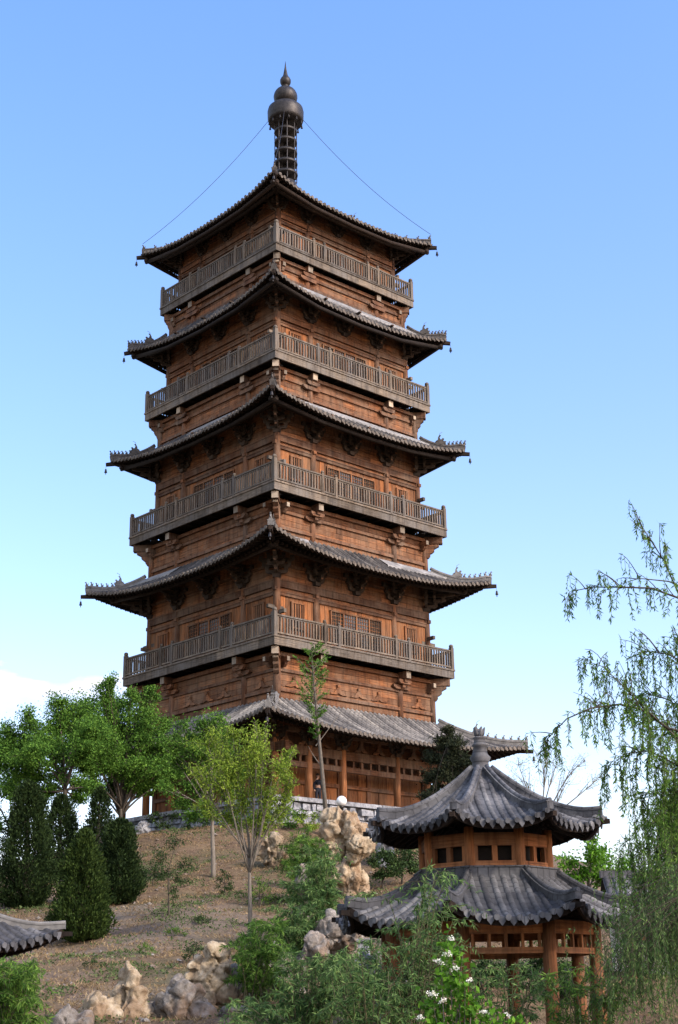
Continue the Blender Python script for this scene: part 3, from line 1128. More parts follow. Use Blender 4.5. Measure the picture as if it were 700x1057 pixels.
mb.lathe([(.25, 58.1)] + [(.82 * math.sin(t), 58.78 - .78 * math.cos(t)) for t in np.linspace(.35, PI - .3, 14)] + [(.2, 59.56)], 0, 0, 28)
mb.build('orb', M['iron'], spr)
mb = MB()
mb.lathe([(.2, 59.5), (.24, 59.6)] + [(.38 * math.sin(t), 60.05 - .42 * math.cos(t)) for t in np.linspace(.5, 2.4, 9)] + [(.16, 60.55), (.10, 60.9), (.05, 61.25), (.008, 61.7)], 0, 0, 18)
mb.build('flame_jewel', M['iron'], spr)
mb = MB()
t5 = RO[5].tip()
a0 = Vector((.86, .86, 56.9))
b0 = Vector((t5.x - .1, t5.y - .1, t5.z + .75))
pts = []
for j in range(17):
    t = j / 16
    p = a0.lerp(b0, t)
    p.z -= 4 * .62 * t * (1 - t)
    pts.append(p)
mb.tube(pts, .016, 4)
around(mb.build('stay_chain', M['iron'], spr))

# stone terrace under the pagoda: rubble courses with a white coping
ter = empty('stone_terrace', 'low white and blue grey rubble stone terrace carrying the timber pagoda', 'terrace', loc=(TX, TY, 0), rot=(0, 0, -PI / 4 + YAW))
mb = MB()
th = 8.3
mb.box(-th + .3, th - .3, -th + .3, th - .3, 6.6, 9.86, .5)
mb.build('paved_core', M['bluestone'], ter)
for nm, mt_, sides in (('rubble_wall', M['white'], (0, 1)), ('rubble_wall', M['bluestone'], (2, 3))):
    mb = MB()
    for q in sides:
        mb.k = q
        z = 6.7
        while z < 9.62:
            hh = min(random.uniform(.22, .6), 9.66 - z)
            y = -th
            while y < th - .02:
                L = random.uniform(.3, 1.1)
                y2 = min(th, y + L)
                if th - y2 < .3:
                    y2 = th
                d = random.uniform(-.14, .10)
                e = [random.uniform(-.10, .10) for _ in range(8)]
                c8 = [(th - .5, y + .02, z), (th + d + e[0], y + .03, z + .02 + e[1] * .4), (th + d + e[2], y2 - .03, z + .02), (th - .5, y2 - .02, z),
                      (th - .5, y + .02, z + hh - .02), (th + d + e[3], y + .03 + abs(e[4]), z + hh - .03), (th + d + e[5], y2 - .03 - abs(e[6]), z + hh - .03 + e[7] * .4), (th - .5, y2 - .02, z + hh - .02)]
                mb.hexa(c8, L, .5, hh)
                y = y2
            z += hh
    mb.build(nm, mt_, ter)
mb = MB()
for q in range(4):
    mb.k = q
    y = -th - .1
    while y < th - .5:
        y2 = min(th + .1 - .55, y + random.uniform(1.2, 2.2))
        mb.box(th - .45, th + .12 + random.uniform(-.02, .02), y + .01, y2 - .01, 9.70, 9.92)
        y = y2
mb.build('coping', M['white'], ter)


# ------------------------------------------------------------------ foliage helpers
def unit(a):
    return a / np.maximum(np.linalg.norm(a, axis=1, keepdims=True), 1e-9)


def rdirs(n):
    return unit(rng.normal(size=(n, 3)))


def leaf_mesh(name, P, D, L, W, mat, parent=None, fold=.25, **props):
    """n leaves, each two triangles-pairs bent along the midrib"""
    P, D = np.asarray(P, float), unit(np.asarray(D, float))
    n = len(P)
    L = np.broadcast_to(np.asarray(L, float), (n,))[:, None]
    W = np.broadcast_to(np.asarray(W, float), (n,))[:, None]
    S = unit(np.cross(D, rdirs(n)))
    N = np.cross(S, D)
    mid = P + D * L * .45 - N * W * fold
    V = np.stack([P, mid + S * W * .5 + N * W * fold, P + D * L, mid - S * W * .5 + N * W * fold], 1).reshape(-1, 3)
    me = bpy.data.meshes.new(name)
    me.vertices.add(4 * n)
    me.vertices.foreach_set('co', V.astype(np.float32).ravel())
    me.loops.add(4 * n)
    me.loops.foreach_set('vertex_index', np.arange(4 * n, dtype=np.int32))
    me.polygons.add(n)
    me.polygons.foreach_set('loop_start', np.arange(n, dtype=np.int32) * 4)
    me.polygons.foreach_set('loop_total', np.full(n, 4, dtype=np.int32))
    me.update(calc_edges=True)
    at_ = me.attributes.new('rnd', 'FLOAT', 'FACE')
    at_.data.foreach_set('value', rng.random(n).astype(np.float32))
    me.materials.append(mat)
    return link(name, me, parent, **props)


def curve(a, b, n=6, wob=.1, sag=0.):
    a, b = Vector(a), Vector(b)
    L = (b - a).length
    o1 = Vector(rng.normal(size=3)) * wob * L
    o2 = Vector(rng.normal(size=3)) * wob * L
    pts = []
    for i in range(n + 1):
        t = i / n
        p = a.lerp(b, t) + o1 * (t * (1 - t) * (1 - t) * 2) + o2 * (t * t * (1 - t) * 2)
        p.z += sag * L * 4 * t * (1 - t)
        pts.append(p)
    return pts


def broadleaf(name, label, cat, base, trunk_top, blobs, Y, leaf, mat, bark, r0=.14, dens=1.0, group=None, asp=.5, droop=-.2, sub=6, spread=1.0, dY=1.0, forks=None, minz=None):
    """trunk and limbs to leaf clumps; blobs are (px, py, radius px) of the crown at distance Y, spread in depth by dY x radius"""
    t = empty(name, label, cat, group, base)
    o = Vector(base)
    mb = MB()
    tt = Vector(trunk_top)
    tp = curve(o - Vector((0, 0, .3)), tt, 6, .035)
    mb.tube([p - o for p in tp], list(np.linspace(r0 * 1.15, r0 * .6, len(tp))), 8)
    P, D = [], []
    s = Y / FPX
    for (px, py, rad) in blobs:
        c_ = at(px, py, Y)
        R = rad * s
        c_ = Vector((c_.x, Y + float(rng.normal()) * R * dY, c_.z))
        st = tp[int(rng.integers(len(tp) - 2, len(tp)))]
        limb = curve(st, c_, 6, .10, .04)
        mb.tube([p - o for p in limb], list(np.linspace(r0 * .42, r0 * .10, len(limb))), 5)
        for k in range(sub):
            d = Vector(rdirs(1)[0])
            d.z = d.z * .8 + .15
            e = c_ + d * R * float(rng.uniform(.55, 1.05)) * spread
            tw = curve(limb[int(rng.integers(3, len(limb)))], e, 4, .14)
            mb.tube([p - o for p in tw], list(np.linspace(r0 * .12, r0 * .035, len(tw))), 4, False)
            n = int(dens * 60 * rng.uniform(.5, 1.3) * (R / .8) ** 1.3)
            cr_ = R * float(rng.uniform(.28, .50))
            q = rng.normal(size=(n, 3)) * cr_ * .52 * np.array([1.15, 1.15, .75])
            # strung out along the twig towards its end
            tpos = rng.random(n) ** .6
            twa = np.array([list(p) for p in tw])
            idx = np.clip((tpos * (len(tw) - 1)).astype(int), 0, len(tw) - 2)
            fr = (tpos * (len(tw) - 1) - idx)[:, None]
            pts = twa[idx] * (1 - fr) + twa[idx + 1] * fr + q * (0.35 + .65 * tpos[:, None])
            P.append(pts)
            dd = rdirs(n)
            dd[:, 2] += droop
            D.append(dd + unit(q) * .5)
    P, D = np.concatenate(P), np.concatenate(D)
    n = len(P)
    if minz is not None:
        k = P[:, 2] > minz
        P, D = P[k], D[k]
        n = len(P)
    mb.build('trunk', bark, t)
    leaf_mesh('crown', P - np.array(o), D, leaf * rng.uniform(.6, 1.3, n), leaf * asp * rng.uniform(.7, 1.2, n), mat, t)
    return t


def cypress(name, label, base, H, R, n, mat, group, lean=(0, 0), leaf=.2, shape=.75, cat='conifer'):
    t = empty(name, label, cat, group, base)
    mb = MB()
    mb.tube([(0, 0, -.3), (lean[0] * .5, lean[1] * .5, H * .5), (lean[0], lean[1], H * .93)], [.13, .09, .02], 7)
    sd_ = rng.random() * 50
    tt = rng.random(n) ** 1.25
    a = rng.random(n) * 2 * PI
    lump = np.array([noise.noise(Vector((math.cos(x) * 1.6 + sd_, math.sin(x) * 1.6, y * H * .9))) for x, y in zip(a, tt)])
    lump2 = np.array([noise.noise(Vector((math.cos(x) * 5 + sd_, math.sin(x) * 5, y * H * 2.6))) for x, y in zip(a, tt)])
    prof = np.minimum(1, (tt + .04) / .22) ** .6 * np.maximum(0, 1 - tt) ** shape
    rr = R * prof * np.maximum(.15, 1 + .55 * lump + .55 * lump2) * (1 - .6 * rng.random(n) ** 2.0) + .10 * np.abs(rng.normal(size=n)) * (rng.random(n) < .25)
    P = np.stack([rr * np.cos(a) + lean[0] * tt, rr * np.sin(a) + lean[1] * tt, tt * H + .12 * lump], 1)
    D = np.stack([np.cos(a) * .7, np.sin(a) * .7, np.full(n, .9)], 1) + rng.normal(size=(n, 3)) * .45
    for k in range(26):
        z = H * rng.uniform(.05, .85)
        b_ = rng.random() * 2 * PI
        q = R * max(0, 1 - z / H) ** shape * .75
        mb.tube([(lean[0] * z / H, lean[1] * z / H, z), (math.cos(b_) * q + lean[0] * z / H, math.sin(b_) * q + lean[1] * z / H, z + q * .5)], [.03, .008], 4, False)
    mb.build('trunk', M['bark_dark'], t)
    leaf_mesh('crown', P, D, leaf * rng.uniform(.6, 1.3, n), leaf * .42, mat, t)
    return t


def shoots(name, label, cat, base, tips, leaf, mat, group=None, per=46, asp=.16, r=.014, side=3, hang=.35, jit=.10, bark='twig', flat=True):
    """many arching stems from a base to the given world tips, narrow leaves along the outer two thirds"""
    o = Vector(base)
    t = empty(name, label, cat, group, base)
    mb = MB()
    P, D = [], []
    for tip in tips:
        tip = Vector(tip)
        b_ = o + Vector((float(rng.normal()) * .18, float(rng.normal()) * .18, -.1))
        L = (tip - b_).length
        hgt = (tip - b_)
        mid = b_ + Vector((hgt.x * .28, hgt.y * .28, hgt.z * .72))
        out = Vector((hgt.x, hgt.y, 0))
        end = tip + out * .10 - Vector((0, 0, hang * L * .18))
        pts = []
        for i in range(9):
            u = i / 8
            p = (b_ * (1 - u) ** 3 + mid * 3 * u * (1 - u) ** 2 + (tip + Vector((0, 0, hang * .12 * L))) * 3 * u * u * (1 - u) + end * u ** 3)
            pts.append(p)
        mb.tube([p - o for p in pts], list(np.linspace(r, r * .25, 9)), 4, False)
        stems = [pts]
        for k in range(side):
            i = int(rng.integers(2, 8))
            d = Vector(rdirs(1)[0])
            d.z = abs(d.z) * .3
            q = pts[i]
            l = L * rng.uniform(.14, .34)
            e = q + d * l * .75 + Vector((0, 0, -hang * l * .6))
            st = curve(q, e, 5, .06, .14)
            mb.tube([p - o for p in st], list(np.linspace(r * .45, r * .15, 6)), 3, False)
            stems.append(st)
        for si, st in enumerate(stems):
            A = np.array([list(p) for p in st])
            n = int(per * (1.0 if si == 0 else .5) * rng.uniform(.6, 1.3))
            u = rng.uniform(.30 if si == 0 else .1, 1, n)
            idx = np.clip((u * (len(A) - 1)).astype(int), 0, len(A) - 2)
            fr = (u * (len(A) - 1) - idx)[:, None]
            pos = A[idx] * (1 - fr) + A[idx + 1] * fr
            tan = unit(A[idx + 1] - A[idx])
            dd = tan * .6 + rdirs(n) * .75
            dd[:, 2] -= hang
            P.append(pos + rng.normal(size=(n, 3)) * jit * .12)
            D.append(dd)
    P, D = np.concatenate(P) - np.array(o), np.concatenate(D)
    n = len(P)
    mb.build('stems', M[bark], t)
    leaf_mesh('foliage', P, D, leaf * rng.uniform(.6, 1.25, n), leaf * asp * rng.uniform(.8, 1.3, n), mat, t)
    return t


def pix_tips(n, fx, fy, Y, dY=.8):
    out = []
    for _ in range(n):
        px, py = rng.uniform(*fx), rng.uniform(*fy)
        out.append(at(px, py, Y + float(rng.normal()) * dY))
    return out


# ------------------------------------------------------------------ trees on the hill
def base_at(px, Y):
    p = spot(px, Y)
    return p


GRV = 'leafy green trees left of the pagoda'
b_ = base_at(72, 68)
broadleaf('deciduous_tree', 'leafy tree with a slim dark trunk rising behind the tallest cypress', 'tree', b_, at(66, 800, 68),
          [(20, 765, 30), (48, 748, 28), (70, 735, 26), (38, 785, 24), (75, 770, 26), (8, 790, 26), (62, 722, 16), (92, 748, 20), (-15, 775, 30), (30, 745, 16), (60, 800, 18), (90, 775, 20), (25, 800, 18), (80, 805, 12), (50, 770, 22), (8, 760, 18), (45, 815, 14), (75, 822, 13), (98, 815, 12), (100, 758, 18), (15, 820, 14)], 68, .115, M['lf_grove'], M['bark_dark'], .15, 4.2, GRV, .6, sub=11)
b_ = base_at(123, 71)
broadleaf('deciduous_tree', 'fresh green forked tree directly against the left end of the lowest pagoda eave', 'tree', b_, at(125, 835, 71),
          [(112, 722, 20), (130, 742, 26), (105, 760, 24), (150, 760, 22), (125, 785, 24), (155, 792, 18), (88, 795, 16), (138, 718, 14), (118, 705, 10), (165, 770, 14), (100, 735, 16), (172, 800, 10), (95, 778, 18), (140, 806, 14), (112, 806, 12), (150, 735, 14), (85, 728, 16), (130, 770, 18), (160, 745, 16), (120, 745, 18), (168, 790, 16), (150, 812, 10), (96, 812, 12), (155, 715, 11), (105, 712, 12), (178, 765, 14), (182, 795, 14), (172, 745, 12), (80, 748, 16), (88, 765, 16)], 71, .115, M['lf_grove'], M['bark_dark'], .14, 4.2, GRV, .6, sub=11)
b_ = base_at(10, 74)
broadleaf('deciduous_tree', 'shaded green tree cut by the left picture edge behind the cypresses', 'tree', b_, at(12, 860, 74),
          [(-15, 810, 26), (15, 820, 20), (40, 832, 14), (-10, 850, 22), (55, 812, 14), (22, 845, 12), (10, 790, 18), (35, 805, 14)], 74, .14, M['lf_grove'], M['bark_dark'], .15, 1.7, GRV, .6, sub=10)

YEL = 'upright yellow green saplings on the slope'
p = hit(256, 978)
tr = broadleaf('young_tree', 'young yellow green tree with a pale trunk forking into a V', 'tree', p, at(258, 886, p.y),
               [(215, 770, 20), (240, 790, 20), (265, 775, 18), (285, 795, 18), (225, 810, 16), (250, 830, 14), (280, 820, 14), (205, 795, 14), (300, 805, 9), (240, 757, 14), (268, 752, 12), (210, 832, 12), (300, 780, 10), (292, 838, 10), (235, 842, 12), (268, 848, 11), (255, 780, 16), (228, 785, 14), (300, 822, 9), (278, 825, 12)], p.y, .12, M['lf_yel'], M['bark'], .075, 2.5, YEL, .32, -.1, sub=12, dY=.5)
p2 = hit(220, 906)
broadleaf('young_tree', 'yellow green tree with a straight grey trunk standing close below the left terrace wall', 'tree', p2, at(220, 835, p2.y),
          [(195, 760, 18), (215, 748, 18), (180, 785, 14), (200, 812, 14), (232, 770, 16), (222, 800, 14), (170, 812, 10), (248, 800, 12), (186, 748, 10), (205, 775, 16), (185, 828, 12), (212, 838, 12), (175, 765, 12), (240, 820, 12), (230, 745, 12), (196, 842, 9)], p2.y, .13, M['lf_grove'], M['bark'], .10, 2.6, YEL, .45, sub=11, dY=.6)
p3 = hit(339, 864)
t_ = empty('slender_sapling', 'tall thin sapling with a small feathery top before the near pagoda corner', 'tree', None, p3)
mb = MB()
top = at(322, 668, p3.y)
tr = [p3 + Vector((0, 0, -.2)), at(333, 800, p3.y), at(327, 735, p3.y), at(323, 695, p3.y), top]
mb.tube([q - p3 for q in tr], [.13, .10, .06, .035, .01], 7)
P, D = [], []
for k in range(70):
    f = rng.uniform(0, 1)
    py = 672 + 92 * f
    q = at(322 + 5 * f, py, p3.y)
    a = rng.random() * 2 * PI
    l = (.35 + .75 * math.sin(PI * min(1, f * 1.05 + .08))) * rng.uniform(.5, 1)
    e = q + Vector((math.cos(a) * l, math.sin(a) * l, l * rng.uniform(.5, 1.0)))
    c_ = curve(q, e, 4, .08)
    mb.tube([v - p3 for v in c_], [.02, .015, .012, .008, .004], 4, False)
    A = np.array([list(v) for v in c_])
    n = 26
    u = rng.uniform(.15, 1, n)
    idx = np.clip((u * 4).astype(int), 0, 3)
    fr = (u * 4 - idx)[:, None]
    P.append(A[idx] * (1 - fr) + A[idx + 1] * fr)
    D.append(unit(A[idx + 1] - A[idx]) + rdirs(n) * .8)
for (x0, y0, x1, y1) in ((326, 770, 352, 735), (331, 790, 318, 770)):
    c_ = curve(at(x0, y0, p3.y), at(x1, y1, p3.y), 4, .06)
    mb.tube([v - p3 for v in c_], [.03, .022, .018, .012, .006], 4, False)
P, D = np.concatenate(P), np.concatenate(D)
mb.build('trunk', M['bark'], t_)
leaf_mesh('crown', P - np.array(p3), D, .20 * rng.uniform(.6, 1.2, len(P)), .05, M['lf_grove'], t_)

CYP = 'dark cypresses on the left slope'
q = spot(24, 58)
cypress('cypress', 'tallest dark cypress at the left edge, its base hidden by the front one', q, at(24, 808, 58).z - q.z, 1.3, 26000, M['lf_cyp'], CYP, leaf=.13, shape=.55)
q = hit(83, 972)
cypress('cypress', 'olive green cone shaped cypress standing foremost beside the grey tiled roof corner', q, at(84, 858, q.y).z - q.z, 1.08, 26000, M['lf_cyp2'], CYP, shape=.62, leaf=.12)
q = spot(121, 57)
cypress('cypress', 'broad dark cypress rightmost of its row, next to the bare earth slope', q, at(122, 848, 57).z - q.z, 1.0, 22000, M['lf_cyp'], CYP, shape=.5, leaf=.13)
q = spot(58, 64)
cypress('cypress', 'shaggy dark cypress between the leftmost one and the slim tree trunk', q, at(58, 822, 64).z - q.z, 1.2, 12000, M['lf_cyp'], CYP, shape=.6, leaf=.14)
q = spot(98, 63)
cypress('cypress', 'ragged dark cypress at the back, its top before the white gap under the eave', q, at(98, 815, 63).z - q.z, 1.1, 7000, M['lf_cyp'], CYP, shape=.7, leaf=.15)

q = spot(462, 62)
broadleaf('juniper', 'dark brown green juniper rising between the pagoda and the round pavilion roof', 'conifer', q, at(462, 770, 62),
          [(464, 752, 8), (458, 765, 11), (472, 770, 11), (452, 782, 13), (470, 788, 14), (484, 790, 9), (445, 800, 13), (465, 805, 16), (482, 808, 10), (448, 825, 14), (470, 830, 16), (440, 845, 14), (462, 850, 16), (480, 835, 10)], 62, .13, M['lf_jun'], M['bark_dark'], .09, 6.5, None, .35, .3, sub=10, dY=.7)
q = spot(605, 52)
broadleaf('deciduous_tree', 'bright green rounded tree behind the pavilion wall on the right', 'tree', q, at(606, 925, 52),
          [(585, 890, 14), (605, 882, 16), (625, 884, 16), (645, 895, 16), (595, 905, 14), (620, 905, 16), (580, 908, 10), (660, 905, 14), (640, 915, 14), (612, 868, 8)], 52, .14, M['lf_bright'], M['bark'], .12, 1.5, None, .6, sub=9)
q = spot(560, 70)
broadleaf('bare_tree', 'thin almost leafless tree whose pale twigs show above the pavilion roof', 'tree', q, at(560, 850, 70),
          [(535, 790, 14), (555, 778, 16), (575, 785, 16), (545, 805, 14), (590, 800, 14), (568, 768, 10), (605, 785, 12), (527, 805, 8), (615, 805, 12)], 70, .10, M['lf_wil2'], M['bark'], .10, .22, None, .3, sub=16, spread=1.15)

# shrubs on the slope
for (x, y, w_, mt_, d_, lab) in ((158, 905, 12, 'lf_dark', .9, 'thin dark shrub on the upper slope right behind the broad cypress'), (232, 912, 9, 'lf_dark', .8, 'small sparse shrub between the two slim pale trunks'),
                          (268, 925, 13, 'lf_wil', 1.0, 'loose green shrub just right of the forked sapling trunk, halfway up the slope'), (200, 985, 9, 'lf_dark', .9, 'low dark shrub above the split yellow rock')):
    q = hit(x, y + 12)
    broadleaf('slope_shrub', lab, 'shrub', q, at(x, y, q.y), [(x - w_ * .6, y - w_ * .4, w_ * .6), (x + w_ * .5, y - w_ * .7, w_ * .6), (x, y - w_ * 1.3, w_ * .5), (x + w_ * .8, y + 2, w_ * .5), (x - w_ * .8, y + 3, w_ * .5)], q.y, .09, M[mt_], M['bark_dark'], .03, d_ * 1.3, 'sparse shrubs on the slope', .4, sub=9, spread=1.2)
q = hit(174, 948)
broadleaf('slope_shrub', 'sparse dark grey green shrub alone on the bare slope left of the forked sapling', 'shrub', q, at(174, 900, q.y),
          [(165, 880, 12), (180, 870, 12), (190, 890, 11), (170, 900, 12), (185, 908, 10), (158, 905, 9), (178, 925, 8)], q.y, .10, M['lf_dark'], M['bark_dark'], .035, 1.1, None, .4, sub=11, spread=1.25)
q = hit(300, 905)
broadleaf('slope_shrub', 'rounded olive shrub tucked below the white terrace wall beside the yellow rock', 'shrub', q, at(300, 895, q.y),
          [(300, 875, 12), (312, 882, 12), (298, 892, 12), (315, 898, 10), (288, 890, 8), (306, 866, 8)], q.y, .10, M['lf_cyp2'], M['bark_dark'], .04, 1.5, None, .25, .4, sub=9)
for (x, y, w_, lab) in ((415, 885, 16, 'dark green bush in the shade left of the upper pavilion roof'), (395, 890, 13, 'low dark bush against the right side of the tall yellow rock')):
    q = hit(x, y + 28)
    broadleaf('dark_bush', lab, 'shrub', q, at(x, y + 15, q.y),
              [(x - w_ * .7, y, w_ * .8), (x + w_ * .6, y - 4, w_ * .8), (x, y - 10, w_ * .7), (x - w_ * .3, y + 12, w_ * .8), (x + w_ * .8, y + 12, w_ * .8)], q.y, .12, M['lf_dark'], M['bark_dark'], .05, 1.8, 'dark bushes behind the pavilion', .5, sub=9)
for (x, y, w_, Yw, mt_, lab) in ((268, 846, 12, 71, 'lf_yel', 'leafy creeper over the white terrace wall, left of its middle'), (296, 843, 13, 71.5, 'lf_grove', 'leafy creeper over the white terrace wall, nearest the slender sapling'),
                           (318, 846, 11, 71.5, 'lf_yel', 'yellowish creeper on the terrace wall right beside the thin sapling trunk'), (250, 850, 11, 72, 'lf_grove', 'green creeper at the near corner of the terrace wall'),
                           (168, 845, 12, 75, 'lf_dark', 'dark weeds before the blue grey terrace wall at its left end'), (205, 852, 12, 73, 'lf_dark', 'dark weeds below the blue grey terrace wall, nearer the corner')):
    q = spot(x, Yw)
    broadleaf('wall_shrub', lab, 'shrub', q, at(x, y + 8, Yw),
              [(x - w_, y, w_ * .6), (x + w_ * .8, y - 3, w_ * .6), (x, y + 8, w_ * .6), (x - w_ * .4, y - 6, w_ * .5), (x + w_ * .5, y + 9, w_ * .6)], Yw, .12, M[mt_], M['bark_dark'], .03, 1.1, 'plants along the terrace wall', .5, sub=9)
for (x, y, w_, lab) in ((500, 1010, 26, 'dark shrub seen between the pavilion columns, left of the middle column'), (560, 1005, 28, 'dark shrub seen between the right columns of the pavilion'), (440, 1000, 24, 'dark shrub behind the left columns of the pavilion')):
    q = spot(x, 38.5)
    broadleaf('dark_bush', lab, 'shrub', q, at(x, y + 15, 38.5),
              [(x - w_ * .7, y, w_ * .7), (x + w_ * .6, y - 4, w_ * .7), (x, y - 14, w_ * .6), (x - w_ * .3, y + 18, w_ * .7), (x + w_ * .8, y + 18, w_ * .7), (x, y + 34, w_ * .7)], 38.5, .10, M['lf_dark'], M['bark_dark'], .05, 2.4, 'dark bushes behind the pavilion', .5, sub=9)
q = hit(388, 838, 60)
broadleaf('ochre_shrub', 'small ochre tinged shrub before the orange doors beside the lamp globe', 'shrub', q, at(386, 835, q.y),
          [(380, 822, 8), (390, 826, 8), (372, 832, 8), (396, 834, 7), (384, 838, 8)], q.y, .10, M['lf_yel'], M['bark_dark'], .04, .8, None, .3, .3, sub=8)


for (x, y, lab) in ((205, 955, 'small weed tuft on the slope just left of the forked sapling foot'), (150, 985, 'low green weed on the slope above the spire shaped rock'), (95, 1000, 'low weed on the bare earth right of the grey roof corner'),
                    (235, 925, 'green weed clump on the slope between the two slim trunks'), (285, 935, 'dark weed clump right of the forked sapling, up the slope'), (180, 968, 'grey green weed below the sparse slope shrub')):
    q = hit(x, y)
    broadleaf('weed', lab, 'plant', q, at(x, y - 4, q.y), [(x - 6, y - 5, 5), (x + 5, y - 6, 5), (x, y - 8, 5), (x + 10, y - 3, 4)], q.y, .07, M['lf_dark'] if x % 2 else M['lf_wil'], M['twig'], .012, 2.6, 'weeds on the slope', .3, .3, sub=7)

# ------------------------------------------------------------------ limestone rocks
def rock(label, lobes, Y, mat, group, seed, base_drop=.5, vox=.042, amp=1.0, name='limestone_rock'):
    import bmesh
    s = Y / FPX * 1.03
    c0 = at(lobes[0][0], lobes[0][1], Y)
    o = Vector((c0.x, Y, ground_z(c0.x, Y)))
    bm = bmesh.new()
    rnd = random.Random(seed)
    prev = None
    for L_ in lobes:
        px, py, rad = L_[:3]
        p = at(px, py, Y + (L_[3] if len(L_) > 3 else rnd.uniform(-.3, .3) * rad * s))
        for rp_ in range(2):
            q_ = p + Vector((rnd.uniform(-.4, .4), rnd.uniform(-.5, .5), rnd.uniform(-.4, .4))) * rad * s * (0 if rp_ == 0 else 1)
            m_ = Matrix.Translation(q_ - o) @ Matrix.Diagonal((rnd.uniform(.85, 1.1), rnd.uniform(.85, 1.25), rnd.uniform(.85, 1.15), 1))
            bmesh.ops.create_icosphere(bm, subdivisions=3, radius=rad * s * (1 if rp_ == 0 else .75), matrix=m_)
    # foot in the ground
    low = min(lobes, key=lambda l: -l[1])
    p = at(low[0], low[1], Y)
    gz = ground_z(p.x, Y)
    k = 0
    while p.z > gz - .2 and k < 12:
        bmesh.ops.create_icosphere(bm, subdivisions=3, radius=low[2] * s * (1.05 + .06 * k), matrix=Matrix.Translation(p - o))
        p.z -= low[2] * s * .7
        k += 1
    me = bpy.data.meshes.new('rock_tmp')
    bm.to_mesh(me)
    bm.free()
    ob = bpy.data.objects.new('rock_tmp', me)
    COL.objects.link(ob)
    md = ob.modifiers.new('r', 'REMESH')
    md.mode = 'VOXEL'
    md.voxel_size = vox
    dg = bpy.context.evaluated_depsgraph_get()
    m2 = bpy.data.meshes.new_from_object(ob.evaluated_get(dg))
    bpy.data.objects.remove(ob)
    co = np.empty(len(m2.vertices) * 3)
    m2.vertices.foreach_get('co', co)
    co = co.reshape(-1, 3)
    ed = np.empty(len(m2.edges) * 2, dtype=np.int32)
    m2.edges.foreach_get('vertices', ed)
    ed = ed.reshape(-1, 2)
    for it in range(16):
        acc, cnt = np.zeros_like(co), np.zeros(len(co))
        np.add.at(acc, ed[:, 0], co[ed[:, 1]]); np.add.at(acc, ed[:, 1], co[ed[:, 0]])
        np.add.at(cnt, ed[:, 0], 1); np.add.at(cnt, ed[:, 1], 1)
        co = co * .4 + acc / cnt[:, None] * .6
    m2.vertices.foreach_set('co', co.ravel())
    m2.update()
    N_ = np.array([tuple(v.normal) for v in m2.vertices])
    out = co.copy()
    for i_, (c3, n3) in enumerate(zip(co, N_)):
        p = Vector(c3) + Vector((seed * 3.7, 0, 0))
        # tilted blocks: each voronoi cell is cut along its own plane
        q = Vector((p.x * 2.6, p.y * 2.6, p.z * 1.7)) + noise.turbulence_vector(p * 1.4, 2, False) * .25
        ds, pt = noise.voronoi(q)
        cv = noise.cell_vector(pt[0] * 7.3) - Vector((.5, .5, .5))
        tilt = max(-.5, min(.5, (q - pt[0]).dot(cv)))
        q2 = Vector((p.x * 6.5, p.y * 6.5, p.z * 4.2))
        ds2, pt2 = noise.voronoi(q2)
        cv2 = noise.cell_vector(pt2[0] * 5.1) - Vector((.5, .5, .5))
        tilt2 = (q2 - pt2[0]).dot(cv2)
        crack = min(.10, ds[1] - ds[0])
        r_ = noise.ridged_multi_fractal(Vector((p.x * 1.5, p.y * 1.5, p.z * .8)), .9, 2.2, 5, 1.0, 2.0) - 1.2
        pit = max(0., noise.noise(Vector((p.x * 2.4, p.y * 2.4, p.z * 1.6 + 40))) - .22)
        d_ = .42 * tilt + .11 * tilt2 + .8 * (crack - .10) + .07 * r_ - .62 * pit + .12 * noise.noise(p * 1.1) + .035 * noise.fractal(p * 9, .8, 2.0, 3) + .10
        out[i_] = c3 + n3 * (d_ * amp)
    m2.vertices.foreach_set('co', out.ravel())
    m2.update()
    m2.name = name
    m2.materials.clear()
    m2.materials.append(mat)
    m2.polygons.foreach_set('use_smooth', [True] * len(m2.polygons))
    a_ = m2.attributes.new('rnd', 'FLOAT', 'FACE')
    a_.data.foreach_set('value', np.full(len(m2.polygons), .5, dtype=np.float32))
    return link(name, m2, None, label, 'rock', group, None, o)


RK_ = 'eroded limestone garden rocks'
rock('tall yellow rock with a bulging head leaning right, below the lamp globe', [(344, 844, 9), (342, 860, 10), (343, 878, 11), (357, 845, 8, -.2), (366, 857, 11, -.3), (371, 871, 12, -.35), (367, 883, 7, -.3), (355, 862, 8), (364, 895, 6), (367, 909, 11), (353, 903, 10)], 58, M['rock3'], RK_, 3, amp=.8)
rock('narrow upright pale rock half covered by leaves below the leaning yellow rock', [(316, 900, 7), (314, 914, 9), (319, 930, 10), (313, 945, 11), (318, 958, 11)], 50, M['rock2'], RK_, 4)
rock('wide pitted grey rock right of the leafy shoots, left of the pavilion eave', [(344, 960, 15), (362, 962, 14), (333, 976, 12), (376, 978, 11), (352, 978, 15), (370, 992, 11)], 44, M['rock2'], RK_, 5)
rock('grey upright rock standing alone in the greenery right of the forked sapling', [(286.2, 985.0, 10.3), (282.8, 1001.1, 14.9), (292.0, 1012.6, 13.8), (298.9, 1028.7, 11.5), (301.2, 1043.7, 10.3)], 39, M['rock2'], RK_, 6)
rock('split upright yellow rock, the second one right of the spire shaped rock', [(221.6, 986.2, 9.5), (225.3, 1001.6, 10.7), (211.0, 995.7, 9.5), (207.5, 1009.9, 9.5), (219.4, 1015.8, 9.5), (222.9, 1030.2, 11.9), (212.2, 1041.9, 13.1)], 37.5, M['rock3'], RK_, 7)
